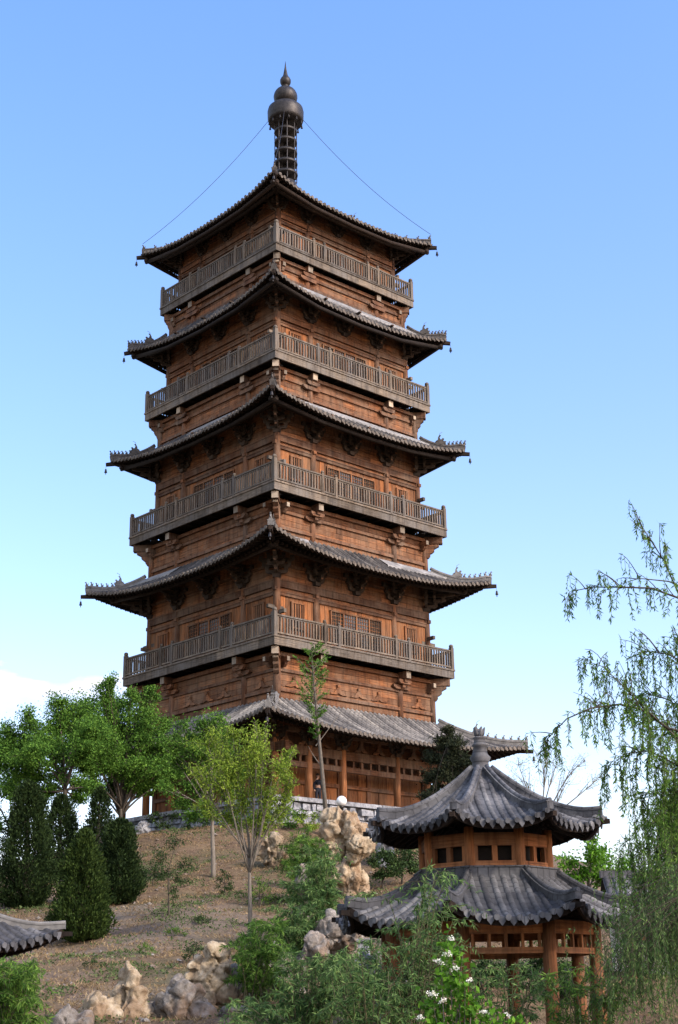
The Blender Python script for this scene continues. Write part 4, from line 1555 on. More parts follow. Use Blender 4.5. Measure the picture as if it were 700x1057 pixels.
rock('stout brown stained rock next to the split upright yellow rock', [(188.1, 1023.3, 11.7), (193.9, 1036.9, 16.6), (180.2, 1044.7, 14.6), (205.7, 1046.6, 13.7), (190.0, 1056.4, 17.6)], 36, M['rock2'], RK_, 8)
rock('spire shaped yellow rock with a pointed top among the lower left rocks', [(130.9, 1006.4, 8.9), (129.8, 1019.6, 13.3), (133.1, 1035.2, 15.6), (125.4, 1046.2, 14.5), (140.9, 1050.5, 14.5)], 36, M['rock3'], RK_, 9)
rock('low rounded yellow rock immediately left of the spire shaped rock', [(100.0, 1040.8, 11.6), (93.7, 1052.4, 13.6), (107.3, 1050.3, 10.5)], 35.5, M['rock3'], RK_, 10)
rock('low grey rock in the bottom left corner near the bush', [(73, 1052, 9), (62, 1058, 10), (82, 1058, 9)], 34, M['rock2'], RK_, 11)
rock('yellow rock below the white terrace wall, partly behind the olive shrub', [(283, 868, 9), (279, 880, 10), (290, 886, 9)], 63, M['rock'], RK_, 12)
rock('small blue grey stone between the split rock and the upright grey rock', [(242, 1004, 7), (246, 1018, 8), (240, 1032, 8)], 38, M['rock2'], RK_, 13, vox=.045, amp=.7)
rock('pale pitted rock peeking from the leaves left of the wide grey rock', [(322, 975, 9), (328, 985, 10), (318, 990, 9)], 43, M['rock2'], RK_, 16)
rock('pale rock low in the greenery, below the wide pitted rock', [(392, 1000, 9), (384, 1006, 9), (398, 1010, 9)], 40, M['rock2'], RK_, 17)
rock('small brownish rock alone on the slope above the upright grey rock', [(302, 958, 6), (307, 964, 7)], 47, M['rock'], RK_, 18, amp=.7)
rock('small half buried stone at the bottom edge between the stout rock and the thicket', [(240, 1048, 8), (248, 1054, 8)], 36, M['rock2'], RK_, 19, amp=.8)
rock('whitish boulder at the left foot of the stone terrace', [(146, 857, 7), (150, 862, 7), (141, 864, 6)], 75, M['white'], None, 14, amp=.8, name='boulder')
rock('white boulder right of the leaning yellow rock near the doors', [(392, 848, 6), (386, 852, 6), (397, 853, 5)], 63, M['white'], None, 15, amp=.7, name='boulder')

# lamp
lp = hit(353, 880, 58)
lp = Vector((at(353, 850, 62).x, 62, 0)); lp.z = ground_z(lp.x, lp.y)
gl = at(353, 827, 62)
t_ = empty('garden_lamp', 'round white globe lamp on a dark post behind the leaning yellow rock', 'lamp', None, lp)
hgt = gl.z - lp.z
mb = MB()
mb.lathe([(.10, -.2), (.10, .1), (.055, .25), (.045, hgt - .32), (.09, hgt - .30), (.11, hgt - .20), (.02, hgt - .18)], 0, 0, 12)
mb.build('post', M['iron'], t_)
mb = MB()
mb.lathe([(.22 * math.sin(a), hgt - .22 * math.cos(a)) for a in np.linspace(.3, PI - .02, 14)], 0, 0, 20)
mb.build('globe', M['glass'], t_)

# visitor on the terrace
pv = at(328.5, 838, 78.2)
pv = Vector((pv.x, 78.2, 9.87))
per = empty('person', 'person in dark clothes standing on the terrace, half hidden by the slender sapling', 'person', None, pv, (0, 0, .5))


def skin_body(chains, radii, name, mat, parent, sub=1):
    me = bpy.data.meshes.new(name)
    V, E, Rr = [], [], []
    idx = {}
    for ch in chains:
        for a, c_ in zip(ch, ch[1:]):
            for nme in (a, c_):
                if nme not in idx:
                    idx[nme] = len(V)
                    V.append(radii[nme][0])
                    Rr.append(radii[nme][1])
            E.append((idx[a], idx[c_]))
    me.from_pydata(V, E, [])
    ob = bpy.data.objects.new(name, me)
    COL.objects.link(ob)
    md = ob.modifiers.new('s', 'SKIN')
    sk = me.skin_vertices[0].data
    for i, r in enumerate(Rr):
        sk[i].radius = r if hasattr(r, '__len__') else (r, r)
        sk[i].use_root = (i == 0)
    sb = ob.modifiers.new('u', 'SUBSURF')
    sb.levels = sb.render_levels = sub
    dg = bpy.context.evaluated_depsgraph_get()
    m2 = bpy.data.meshes.new_from_object(ob.evaluated_get(dg))
    bpy.data.objects.remove(ob)
    m2.name = name
    m2.materials.clear()
    m2.materials.append(mat)
    m2.polygons.foreach_set('use_smooth', [True] * len(m2.polygons))
    return link(name, m2, parent)


J = {'pel': ((0, 0, .92), (.15, .11)), 'wst': ((0, 0, 1.08), (.14, .10)), 'chs': ((0, 0, 1.30), (.17, .11)), 'shl': ((0, 0, 1.42), (.10, .08)), 'nck': ((0, -.01, 1.50), .055), 'hd0': ((0, -.02, 1.57), (.075, .085)), 'hd1': ((0, -.02, 1.66), (.078, .095)), 'hd2': ((0, -.01, 1.73), (.05, .06))}
for s, e in ((-1, 'l'), (1, 'r')):
    J['sh' + e] = ((s * .18, 0, 1.39), .06)
    J['el' + e] = ((s * .24, .03, 1.12), .045)
    J['wr' + e] = ((s * .23, -.06, .88), .032)
    J['ha' + e] = ((s * .22, -.08, .79), .035)
    J['hp' + e] = ((s * .09, 0, .86), .09)
    J['kn' + e] = ((s * .10, -.02, .48), .062)
    J['an' + e] = ((s * .10, .01, .10), .042)
    J['to' + e] = ((s * .11, -.13, .04), .04)
ch = [('pel', 'wst', 'chs', 'shl', 'nck', 'hd0', 'hd1', 'hd2')]
for e in 'lr':
    ch += [('chs', 'sh' + e, 'el' + e, 'wr' + e, 'ha' + e), ('pel', 'hp' + e, 'kn' + e, 'an' + e, 'to' + e)]
body = skin_body(ch, J, 'body', M['skin'], per)
grow = lambda k, d: {n_: (v[0], tuple(x * k + d for x in v[1]) if hasattr(v[1], '__len__') else v[1] * k + d) for n_, v in J.items()}
G = grow(1.05, .012)
skin_body([('wst', 'chs', 'shl'), ('chs', 'shl')] + [('chs', 'sh' + e, 'el' + e, 'wr' + e) for e in 'lr'], G, 'jacket', M['cloth'], per)
skin_body([('wst', 'pel')] + [('pel', 'hp' + e, 'kn' + e, 'an' + e) for e in 'lr'], grow(1.05, .010), 'trousers', M['cloth'], per)
mb = MB()
mb.lathe([(.095 * math.sin(a), 1.685 - .10 * math.cos(a)) for a in np.linspace(1.1, PI - .02, 8)], 0, .015, 14)
mb.tube([(0, .05, 1.70), (0, .075, 1.62), (0, .06, 1.55)], [.075, .07, .04], 8)
mb.build('hair', M['hair'], per)
mb = MB()
mb.tube([(0, -.105, 1.655), (0, -.128, 1.628), (0, -.115, 1.615)], [.010, .016, .012], 6)
for s in (-1, 1):
    mb.tube([(s * .082, 0, 1.67), (s * .09, .01, 1.64), (s * .08, 0, 1.61)], .016, 6)
mb.build('face', M['skin'], per)
mb = MB()
for s in (-1, 1):
    mb.tube([(s * .032, -.092, 1.665), (s * .032, -.112, 1.665)], .011, 8)
mb.box(-.025, .025, -.115, -.10, 1.588, 1.596)
mb.build('eyes', M['hair'], per)


# ------------------------------------------------------------------ pavilions
def pavilion(root, two=True):
    """octagonal two-tier pavilion, local origin at floor centre (z = eye level)"""
    n = 8
    tn = math.tan(PI / 8)
    cosn = math.cos(PI / 8)
    up = Roof(8, 2.43 - .10, .22, 3.42, 4.70, .26, .10, .50, 2.6)
    lo = Roof(8, 3.14 - .12, 1.40, 1.50, 2.44, .36, .12, .55, 2.6)
    for R, pt, rt_, wl, rg in ((lo, .225, .068, 2.05, True), (up, .20, .060, 1.3, False)):
        make_roof(root, R, rt_, pt, (M['tile_blue'], M['tile_blue'], M['dark_wood']), wall=wl, steps=.24, ridge=(.15, .19), ridge_mat=M['tile_blue'], raft_sp=.20, raft_sz=.07, bell=False, ring_ridge=rg)
    # drum with two lights to a face
    a = 1.27
    mb = MB(); mb.nside = n
    hw = a * tn
    for k in range(n):
        mb.k = k
        mb.mi = 0
        mb.box(a - .06, a + .05, -hw, hw, 2.50, 2.73)
        mb.box(a - .06, a + .05, -hw, hw, 3.04, 3.30)
        mb.box(a - .06, a + .03, -hw + .09, -hw + .17, 2.73, 3.04)
        mb.box(a - .06, a + .03, hw - .17, hw - .09, 2.73, 3.04)
        mb.box(a - .06, a + .03, -.055, .055, 2.73, 3.04)
        mb.mi = 1
        mb.box(a - .20, a - .17, -hw + .05, hw - .05, 2.5, 3.3)
    d_ = mb.build('drum', [M['column'], M['void']], root)
    mb = MB(); mb.nside = n
    r_ = a / cosn
    c_ = Vector((a, hw, 0))
    mb.tube([(c_.x, c_.y, 2.40), (c_.x, c_.y, 3.42)], .105, 10)
    around(mb.build('post', M['column'], d_), n)
    # columns and beams
    ac = 2.25 * cosn
    hw = ac * tn
    for k in range(1):
        mb = MB()
        mb.lathe([(.24, -1.75), (.26, -1.68), (.20, -1.55), (.18, -1.52)], ac, hw, 14)
        st_ = mb.build('column_base', M['bluestone'], root)
        around(st_, n)
        mb = MB()
        mb.tube([(ac, hw, -1.55), (ac, hw, 1.62)], [.15, .135], 14)
        around(mb.build('column', M['column'], root), n)
        mb = MB()
        mb.box(ac - .06, ac + .06, -hw, hw, 1.24, 1.50)
        mb.box(ac - .055, ac + .055, -hw, hw, .86, .98)
        for s in np.linspace(-hw * .78, hw * .78, 5):
            mb.box(ac - .03, ac + .03, s - .03, s + .03, .98, 1.24)
        fr_ = mb.build('lintel', M['column'], root)
        around(fr_, n)
        mb = MB()
        mb.box(ac - .25, ac + .12, -hw + .12, hw - .12, -1.32, -1.26)
        mb.beam((ac + .14, -hw, -.86), (ac + .14, hw, -.86), .07, .06)
        for s in np.linspace(-hw * .85, hw * .85, 12):
            mb.tube([(ac + .06, s, -1.26), (ac + .16, s, -1.06), (ac + .14, s, -.88)], .018, 5)
        for s in np.linspace(-hw * .8, hw * .8, 6):
            mb.box(ac - .03, ac + .03, s - .03, s + .03, -1.75, -1.32)
        be = mb.build('bench', M['column'], root)
        for k2 in range(1, n):
            if k2 != 3:
                dup(be, root, k2 * PI / 4)
    # dark inside ceiling and floor slab
    mb = MB(); mb.nside = n
    for k in range(n):
        mb.k = k
        mb.mi = 0
        mb.prism([(0, 0), (2.75, -2.75 * tn), (2.75, 2.75 * tn)], (0, 0, -1.86), (1, 0, 0), (0, 1, 0), .22)
        mb.prism([(0, 0), (3.15, -3.15 * tn), (3.15, 3.15 * tn)], (0, 0, -2.08), (1, 0, 0), (0, 1, 0), .20)
    mb.build('plinth', M['bluestone'], root)
    mb = MB(); mb.nside = n
    for k in range(n):
        mb.k = k
        mb.prism([(0, 0), (2.0, -2.0 * tn), (2.0, 2.0 * tn)], (0, 0, 1.56), (1, 0, 0), (0, 1, 0), .05)
    mb.build('ceiling', M['dark_wood'], root)
    mb = MB()
    mb.lathe([(.27, 4.50), (.27, 4.70), (.21, 4.80), (.18, 4.95), (.235, 5.06), (.17, 5.14), (.145, 5.30), (.19, 5.33), (.13, 5.38), (.12, 5.47), (.165, 5.50), (.10, 5.53)], 0, 0, 16)
    f_ = mb.build('finial', M['tile_blue'], root)
    for k in range(5):
        mb = MB()
        a_ = k * 2 * PI / 5 + .3
        mb.tube([(0, 0, 5.50), (.07 * math.cos(a_), .07 * math.sin(a_), 5.60), (.13 * math.cos(a_), .13 * math.sin(a_), 5.74)], [.05, .06, .015], 6)
        mb.build('petal', M['tile_blue'], f_)


pav = empty('pavilion', 'two tiered octagonal pavilion with blue grey tiled roofs on orange columns', 'pavilion', None, (3.03, 32.1, 0), (0, 0, -PI / 2 + math.radians(4)))
pavilion(pav)

# corner of a square pavilion at the left edge
lc = at(72, 968, 30)
q4 = empty('pavilion', 'square pavilion entering at the left edge with only its grey tiled roof corner in view', 'pavilion', None, (lc.x - 2.55 * 1.414 - .15, 30.3, 0), (0, 0, -PI / 4 + .10))
R4 = Roof(4, 2.43, .3, 1.12, 2.75, .40, .12, .55, 2.4)
make_roof(q4, R4, .064, .20, (M['tile_blue'], M['tile_blue'], M['dark_wood']), wall=1.8, steps=.24, ridge=(.13, .13), ridge_mat=M['ridge'], raft_sp=.2, raft_sz=.07, bell=False, ring_ridge=False)
mb = MB()
mb.tube([(1.4, 1.4, -1.75), (1.4, 1.4, 1.45)], [.15, .14], 12)
around(mb.build('column', M['column'], q4))
mb = MB()
mb.box(1.34, 1.46, -1.4, 1.4, 1.05, 1.3)
around(mb.build('lintel', M['column'], q4))
mb = MB()
mb.box(-2.2, 2.2, -2.2, 2.2, -2.1, -1.75)
mb.build('plinth', M['bluestone'], q4)
mb = MB()
mb.lathe([(.34, 2.6), (.3, 2.9), (.2, 3.0), (.22, 3.1), (.12, 3.3), (.02, 3.5)], 0, 0, 14)
mb.build('finial', M['tile_blue'], q4)

# gallery behind the willows on the right
ga = at(636, 950, 41)
gal = empty('covered_gallery', 'white walled gallery with a grey tiled roof behind the willow at the right edge', 'gallery', None, (ga.x, 41, -1.75))
mb = MB()
Lg = 9.0
e_z, r_z = at(690, 955, 41).z + 1.75, at(690, 915, 41).z + 1.75 + .3
for s in (-1, 1):
    mb.mi = 0
    P = [[(x, s * (1.75 * (1 - t)), e_z + (r_z - e_z) * (t * .75 + .25 * t * t)) for x in np.linspace(-.3, Lg, 30)] for t in np.linspace(0, 1, 7)]
    mb.grid(P, True, .4, s > 0)
    for x in np.arange(-.2, Lg, .25):
        Pt = []
        rr = random.random()
        for t in np.linspace(-.02, 1, 7):
            zz = e_z + (r_z - e_z) * (t * .75 + .25 * t * t)
            Pt.append([(x - .08 * math.cos(a), s * 1.75 * (1 - t), zz + .085 * math.sin(a)) for a in np.linspace(0, PI, 6)])
        mb.grid(Pt, True, rr, s < 0)
rf = mb.build('roof', M['tile_blue'], gal)
mb = MB()
mb.box(-.35, Lg, -.10, .10, r_z - .05, r_z + .14)
mb.build('ridge', M['tile_blue'], rf)
mb = MB()
mb.box(0, Lg, .9, 1.05, 0, e_z + .1)
mb.build('wall', M['plaster'], gal)
for x in np.arange(.1, Lg, 1.6):
    mb = MB()
    mb.tube([(x, -1.3, 0), (x, -1.3, e_z + .1)], .12, 10)
    mb.build('column', M['column'], gal)
mb = MB()
mb.box(0, Lg, -1.36, -1.24, e_z - .45, e_z - .2)
mb.build('lintel', M['column'], gal)
for x in (.35, 1.95, 3.55, 5.15, 6.75):
    mb = MB()
    mb.mi = 0
    mb.box(x, x + 1.1, .84, .90, .9, 2.1)
    mb.mi = 1
    for q in np.linspace(x, x + 1.1, 5):
        mb.box(q - .03, q + .03, .80, .845, .9, 2.1)
    for q in np.linspace(.9, 2.1, 5):
        mb.box(x, x + 1.1, .795, .84, q - .03, q + .03)
    mb.build('window', [M['void'], M['dark_wood']], gal)

# low tiled garden wall running down the slope
g0, g1 = at(376, 990, 41), at(428, 1034, 33.5)
gw = empty('garden_wall', 'low dark tiled garden wall running down towards the pavilion columns', 'wall', None, (g0.x, g0.y, g0.z))
mb = MB()
d = (g1 - g0)
dn = d.normalized()
sd_ = dn.cross(Vector((0, 0, 1))).normalized()
upn = sd_.cross(dn)
nseg = 26
for i in range(nseg):
    a, b_ = d * (i / nseg), d * ((i + .96) / nseg)
    mb.beam(a - upn * .06, b_ - upn * .06, .78, .07)
    for s in (-1, 1):
        c_ = d * ((i + .5) / nseg)
        mb.tube([c_ + upn * .10 + sd_ * s * .02, c_ + sd_ * s * .45 - upn * .10], .06, 6)
mb.tube([upn * .12, d + upn * .12], .09, 8)
mb.build('coping', M['tile_blue'], gw)
mb = MB()
for i in range(8):
    a, b_ = d * (i / 8), d * ((i + 1) / 8)
    p0, p1 = Vector(a), Vector(b_)
    gz = min(ground_z(g0.x + p0.x, g0.y + p0.y) - g0.z, p0.z - .6) - .5
    mb.hexa([(p0 - sd_ * .2).to_tuple()[:2] + (gz,), (p1 - sd_ * .2).to_tuple()[:2] + (gz,), (p1 + sd_ * .2).to_tuple()[:2] + (gz,), (p0 + sd_ * .2).to_tuple()[:2] + (gz,),
             tuple(p0 - sd_ * .2 - upn * .1), tuple(p1 - sd_ * .2 - upn * .1), tuple(p1 + sd_ * .2 - upn * .1), tuple(p0 + sd_ * .2 - upn * .1)], 1, .4, 1)
mb.build('masonry', M['bluestone'], gw)
mb = MB()
mb.box(-.16, .16, -.16, .16, -1.2, .42)
mb.box(-.2, .2, -.2, .2, .42, .52)
mb.build('end_post', M['white'], gw)


# ------------------------------------------------------------------ willows
class Strands:
    def __init__(s, o):
        s.o, s.mb, s.P, s.D = Vector(o), MB(), [], []

    def branch(s, pts, r0, r1, n=5):
        s.mb.tube([Vector(p) - s.o for p in pts], list(np.linspace(r0, r1, len(pts))), n, False)

    def hang(s, p, L, per=30, sway=.12, r=.006, d0=None):
        """one weeping shoot: starts along d0 and bends straight down"""
        p = Vector(p)
        d = Vector(d0) if d0 is not None else Vector(rng.normal(size=3)) * .4
        pts = [p]
        k = 8
        w = Vector((float(rng.normal()) * sway, float(rng.normal()) * sway, 0))
        for i in range(k):
            f = min(1, (i + .5) / 2.6)
            v = d.normalized() * (1 - f) + Vector((w.x * (1 - i / k), w.y * (1 - i / k), -1)) * f
            pts.append(pts[-1] + v.normalized() * L / k)
        s.mb.tube([q - s.o for q in pts], list(np.linspace(r, r * .35, k + 1)), 3, False)
        A = np.array([list(q) for q in pts])
        n = max(4, int(per * L))
        u = rng.random(n)
        idx = np.clip((u * k).astype(int), 0, k - 1)
        fr = (u * k - idx)[:, None]
        s.P.append(A[idx] * (1 - fr) + A[idx + 1] * fr)
        D = unit(A[idx + 1] - A[idx]) * .9 + rdirs(n) * .75
        s.D.append(D)

    def build(s, t, leaf, asp, mat, bark):
        s.mb.build('branches', bark, t)
        P, D = np.concatenate(s.P) - np.array(s.o), np.concatenate(s.D)
        n = len(P)
        leaf_mesh('foliage', P, D, leaf * rng.uniform(.55, 1.25, n), leaf * asp * rng.uniform(.8, 1.3, n), mat, t)


def along(poly, t):
    L = [0]
    for a, b_ in zip(poly, poly[1:]):
        L.append(L[-1] + (b_ - a).length)
    q = t * L[-1]
    for i in range(len(poly) - 1):
        if q <= L[i + 1] or i == len(poly) - 2:
            f = (q - L[i]) / max(1e-6, L[i + 1] - L[i])
            return poly[i].lerp(poly[i + 1], f), (poly[i + 1] - poly[i]).normalized()


wb = Vector((6.6, 18.5, -1.75))
wt = empty('weeping_willow', 'airy weeping willow with thin branches against the sky, topmost at the right edge', 'tree', 'weeping willows at the right edge', wb)
S = Strands(wb)
crown0 = Vector((6.9, 18.4, 1.6))
S.branch(curve(wb, crown0, 6, .03), .26, .19, 9)
limbs = [
    ([(760, 760), (724, 690), (700, 612), (685, 578), (668, 552), (657, 533)], 18.0, 26, (.18, .38)),
    ([(770, 720), (725, 650), (700, 617), (672, 607), (640, 606), (612, 606), (592, 610), (580, 622)], 17.6, 22, (.25, .50)),
    ([(765, 715), (720, 612), (690, 600), (660, 597), (640, 603)], 18.3, 8, (.1, .25)),
    ([(790, 830), (735, 790), (697, 760), (662, 728), (640, 705), (622, 688), (604, 682)], 17.8, 40, (.3, .85)),
    ([(690, 752), (662, 732), (640, 727), (610, 731), (585, 742), (566, 762), (558, 775)], 17.7, 24, (.2, .6)),
    ([(800, 780), (750, 720), (715, 690), (690, 675), (665, 672), (648, 680)], 18.6, 36, (.3, .9)),
    ([(790, 850), (740, 815), (700, 790), (670, 775), (645, 778), (625, 795)], 18.2, 34, (.4, 1.0)),
    ([(800, 800), (760, 730), (730, 690), (708, 668), (695, 650)], 18.2, 26, (.3, .9)),
    ([(820, 840), (760, 790), (720, 745), (690, 722), (668, 716), (655, 722)], 19.0, 44, (.4, 1.1)),
    ([(820, 870), (770, 842), (720, 822), (690, 815), (660, 822)], 18.6, 36, (.4, 1.1)),
]
for poly, Y, ns, ln in limbs:
    base_ = Vector((6.9, 18.4, 1.6 + rng.uniform(-.3, .8)))
    W = [at(x, y, Y + .25 * math.sin(i * 1.3)) for i, (x, y) in enumerate(poly)]
    full = [base_, (base_ + W[0]) / 2 + Vector((0, 0, .3))] + W
    S.branch(full, .024, .003, 5)
    for k in range(int(ns * 1.7)):
        t_ = rng.uniform(.12, 1) ** .8
        p_, d_ = along(W, t_)
        q = d_ * .8 + Vector(rng.normal(size=3)) * .5
        q.z += .2
        S.hang(p_ + Vector(rng.normal(size=3)) * .02, rng.uniform(*ln) * (1.0 if t_ < .85 else .7), 80, .2, .005, q)
    for k in range(int(ns * .3)):
        p_, d_ = along(W, rng.uniform(.2, .95))
        e = p_ + d_ * rng.uniform(.1, .35) + Vector((rng.normal() * .1, rng.normal() * .2, rng.uniform(.05, .28)))
        c_ = curve(p_, e, 4, .08, .06)
        S.branch(c_, .008, .003, 3)
        for m_ in range(3):
            S.hang(c_[int(rng.integers(2, 5))], rng.uniform(.12, .3), 50, .2, .004, (e - p_))
S.build(wt, .072, .20, M['lf_wil'], M['bark_dark'])

WG = 'weeping willows at the right edge'
for (wx, wy, hz, label, spec, mat, leaf) in (
    (8.6, 27.0, 5.2, 'dense weeping willow curtain hanging before the white walled gallery',
     [(660, 730, 780, 860, 27.0, 38, (.8, 2.8)), (662, 740, 840, 910, 26.0, 34, (.8, 2.2)), (640, 668, 850, 920, 26.3, 12, (.6, 1.8)), (645, 720, 900, 970, 25.0, 36, (.6, 1.6))], 'lf_wil', .085),
    (7.4, 21.5, 2.2, 'low weeping willow whose shoots trail past the right columns of the pavilion',
     [(610, 655, 940, 985, 22.5, 15, (.4, 1.3)), (640, 715, 940, 1010, 22.0, 44, (.4, 1.2)), (600, 640, 985, 1030, 22.5, 12, (.3, .8))], 'lf_wil2', .075),
):
    o = Vector((wx, wy, -1.75))
    t = empty('weeping_willow', label, 'tree', WG, o)
    S = Strands(o)
    hub = Vector((wx + .2, wy, hz * .45))
    S.branch(curve(o, hub, 6, .03), .22, .15, 9)
    for (x0, x1, y0, y1, Y, n, ln) in spec:
        for k in range(n):
            e = at(rng.uniform(x0, x1), rng.uniform(y0, y1), Y + rng.normal() * .8)
            mid = Vector((hub.x * .45 + e.x * .55, hub.y * .5 + e.y * .5, max(hub.z, e.z) + 1.0 + rng.uniform(0, .6)))
            c_ = [hub.lerp(mid, f).lerp(mid.lerp(e, f), f) for f in np.linspace(0, 1, 9)]
            S.branch(c_, .012, .003, 3)
            for m_ in range(10):
                p_ = c_[int(rng.integers(5, 9))] + Vector(rng.normal(size=3)) * .16
                S.hang(p_, rng.uniform(*ln), 46, .10, .004)
    S.build(t, leaf, .19, M[mat], M['bark_dark'])

# leafy shoots in the foreground, left to right
SH = 'narrow leaved shrubs in the foreground'


def shrub(label, px, Y, regs, leaf, mat, per=70, side=4, cat='shrub', grp=SH, hang=.35):
    base = spot(px, Y)
    tips = []
    for (n, fx, fy) in regs:
        tips += pix_tips(n, fx, fy, Y, .5)
    return shoots('willow_shrub', label, cat, base, tips, leaf, M[mat], grp, per, .17, .012, side, hang)


shrub('feathery green shrub in the bottom left corner below the grey roof corner', 8, 25, [(44, (-12, 36), (982, 1050)), (24, (-12, 30), (985, 1015))], .13, 'lf_wil', 50)
shrub('tall narrow leaved shrub climbing the slope beside the leaning yellow rock', 335, 47, [(30, (308, 350), (868, 920)), (40, (290, 352), (905, 985))], .20, 'lf_wil2', 55)
shrub('fresh green shrub climbing to the terrace wall left of the leaning yellow rock', 318, 55, [(26, (292, 342), (862, 915)), (14, (300, 338), (850, 880))], .19, 'lf_wil', 60)
shrub('leafy shrub covering the slope below the narrow upright pale rock', 300, 44, [(34, (278, 335), (925, 985))], .18, 'lf_wil2', 60)
shrub('low green thicket between the forked sapling and the upright grey rock', 262, 37, [(34, (240, 300), (960, 1020)), (18, (255, 290), (930, 985))], .16, 'lf_wil', 46)
shrub('green thicket filling the foreground right of the upright grey rock', 318, 30, [(50, (285, 360), (975, 1045)), (20, (240, 300), (1015, 1050))], .15, 'lf_wil2', 50)
shrub('loose willow shrub in front of the left end of the lower pavilion roof', 420, 25, [(14, (395, 470), (905, 960)), (36, (365, 470), (955, 1015)), (7, (432, 462), (878, 905))], .125, 'lf_wil2', 44)
shrub('pale green shoots before the garden wall left of the flowering bush', 378, 24, [(30, (335, 420), (992, 1045)), (12, (345, 395), (968, 1000))], .125, 'lf_wil2', 44)
shrub('thin shoots growing in front of the right pavilion column', 590, 23, [(15, (555, 640), (985, 1035)), (12, (560, 640), (1005, 1045))], .12, 'lf_wil', 40)
shrub('thin low shoots before the middle pavilion column beside the white flowers', 515, 23.5, [(20, (480, 565), (985, 1045))], .12, 'lf_wil2', 40)

# flowering bush
fb = spot(470, 17)
o = Vector(fb)
t = empty('flowering_bush', 'bright green broad leaved bush with flat white flower heads in front of the pavilion', 'shrub', None, fb)
mb = MB()
P, D = [], []
FL = [(466, 970), (462, 986), (453, 994), (470, 1001), (446, 1027), (457, 1034), (500, 1046), (524, 1049), (434, 1051), (485, 1013)]
tipsp = [(462, 968), (470, 975), (478, 985), (456, 990), (472, 1002), (465, 1012), (480, 1018), (452, 1022), (440, 1030), (490, 1028), (500, 1036), (512, 1044), (526, 1050), (436, 1048), (448, 1040), (460, 1036), (474, 1034), (488, 1044), (470, 1050), (500, 1052), (455, 1055), (540, 1056)]
Yf = 17.
for (x, y) in tipsp:
    e = at(x, y, Yf + rng.normal() * .15)
    c_ = curve(o + Vector((rng.normal() * .1, rng.normal() * .1, 0)), e, 6, .05, .03)
    mb.tube([q - o for q in c_], list(np.linspace(.016, .004, 7)), 5, False)
    n = 46
    A = np.array([list(q) for q in c_])
    u = 1 - .22 * rng.random(n) ** 1.2
    idx = np.clip((u * 6).astype(int), 0, 5)
    fr = (u * 6 - idx)[:, None]
    P.append(A[idx] * (1 - fr) + A[idx + 1] * fr + rng.normal(size=(n, 3)) * .05)
    dd = rdirs(n)
    dd[:, 2] -= .1
    D.append(dd)
P, D = np.concatenate(P) - np.array(o), np.concatenate(D)
mb.build('stems', M['bark'], t)
leaf_mesh('foliage', P, D, .085 * rng.uniform(.6, 1.2, len(P)), .055, M['lf_bright'], t)
for (x, y) in FL:
    c_ = at(x, y, Yf - .22) - o
    sz = float(rng.uniform(.035, .068))
    tl = rng.normal(size=2) * .35
    n = int(95 * sz / .06)
    a = rng.random(n) * 2 * PI
    rr = np.sqrt(rng.random(n)) * sz
    P = np.stack([c_.x + rr * np.cos(a), c_.y + rr * np.sin(a), c_.z + .02 * (1 - (rr / sz) ** 2) + rr * (tl[0] * np.cos(a) + tl[1] * np.sin(a)) + rng.normal(size=n) * .009], 1)
    dd = rdirs(n)
    dd[:, 2] = np.abs(dd[:, 2]) * .4
    leaf_mesh('flower_head', P, dd, .017, .015, M['petal'], t)

# ------------------------------------------------------------------ ground cover on the hill
n = 34000
xy = np.stack([rng.uniform(-17, 8, n), rng.uniform(33, 74, n)], 1)
P, D = [], []
Pg, Dg = [], []
for x, y in xy:
    v = noise.noise(Vector((x * .55, y * .55, 4.2))) + .5 * noise.noise(Vector((x * 1.7, y * 1.7, 1.2)))
    if math.hypot(x - TX, y - TY) < 11.5:
        continue
    z = ground_z(x, y)
    if v > .16:
        for _ in range(int(2 + 8 * max(0, v - .2))):
            Pg.append((x + rng.normal() * .12, y + rng.normal() * .12, z + rng.uniform(0, .05 + .22 * max(0, v - .3))))
            Dg.append((rng.normal() * .8, rng.normal() * .8, rng.uniform(0, 1.0)))
    elif v > -.28:
        for _ in range(4):
            P.append((x + rng.normal() * .10, y + rng.normal() * .10, z - .02))
            D.append((rng.normal() * .8, rng.normal() * .8, rng.uniform(.15, 1.0)))
P, D = np.array(P), np.array(D)
leaf_mesh('dry_grass', P, D, .15 * rng.uniform(.5, 1.4, len(P)), .024, M['drygrass'], None, kind='stuff')
Pg, Dg = np.array(Pg), np.array(Dg)
leaf_mesh('ground_cover', Pg, Dg, .11 * rng.uniform(.5, 1.4, len(Pg)), .045, M['greengrass'], None, kind='stuff')

V, F, R_ = [], [], []
for k in range(2600):
    x, y = rng.uniform(-16, 7), rng.uniform(33, 72)
    if math.hypot(x - TX, y - TY) < 12 or noise.noise(Vector((x * .4, y * .4, 21))) < -.05:
        continue
    z = ground_z(x, y)
    q = .03 + .11 * rng.random() ** 4
    o_ = len(V)
    pr = [(1, 0, 0), (0, 1, 0), (-1, 0, 0), (0, -1, 0), (0, 0, .8), (.5, .6, .45), (-.6, .4, .5), (-.3, -.7, .45), (.6, -.4, .5)]
    for p_ in pr:
        V.append((x + p_[0] * q * rng.uniform(.7, 1.3), y + p_[1] * q * rng.uniform(.7, 1.3), z + p_[2] * q * rng.uniform(.7, 1.2) - q * .1))
    for f_ in ((0, 5, 8), (0, 1, 5), (1, 6, 5), (1, 2, 6), (2, 7, 6), (2, 3, 7), (3, 8, 7), (3, 0, 8), (4, 5, 6), (4, 6, 7), (4, 7, 8), (4, 8, 5)):
        F.append(tuple(o_ + i_ for i_ in f_))
me = bpy.data.meshes.new('pebbles')
me.from_pydata(V, [], F)
me.materials.append(M['rock2'])
link('pebbles', me, None, kind='stuff')

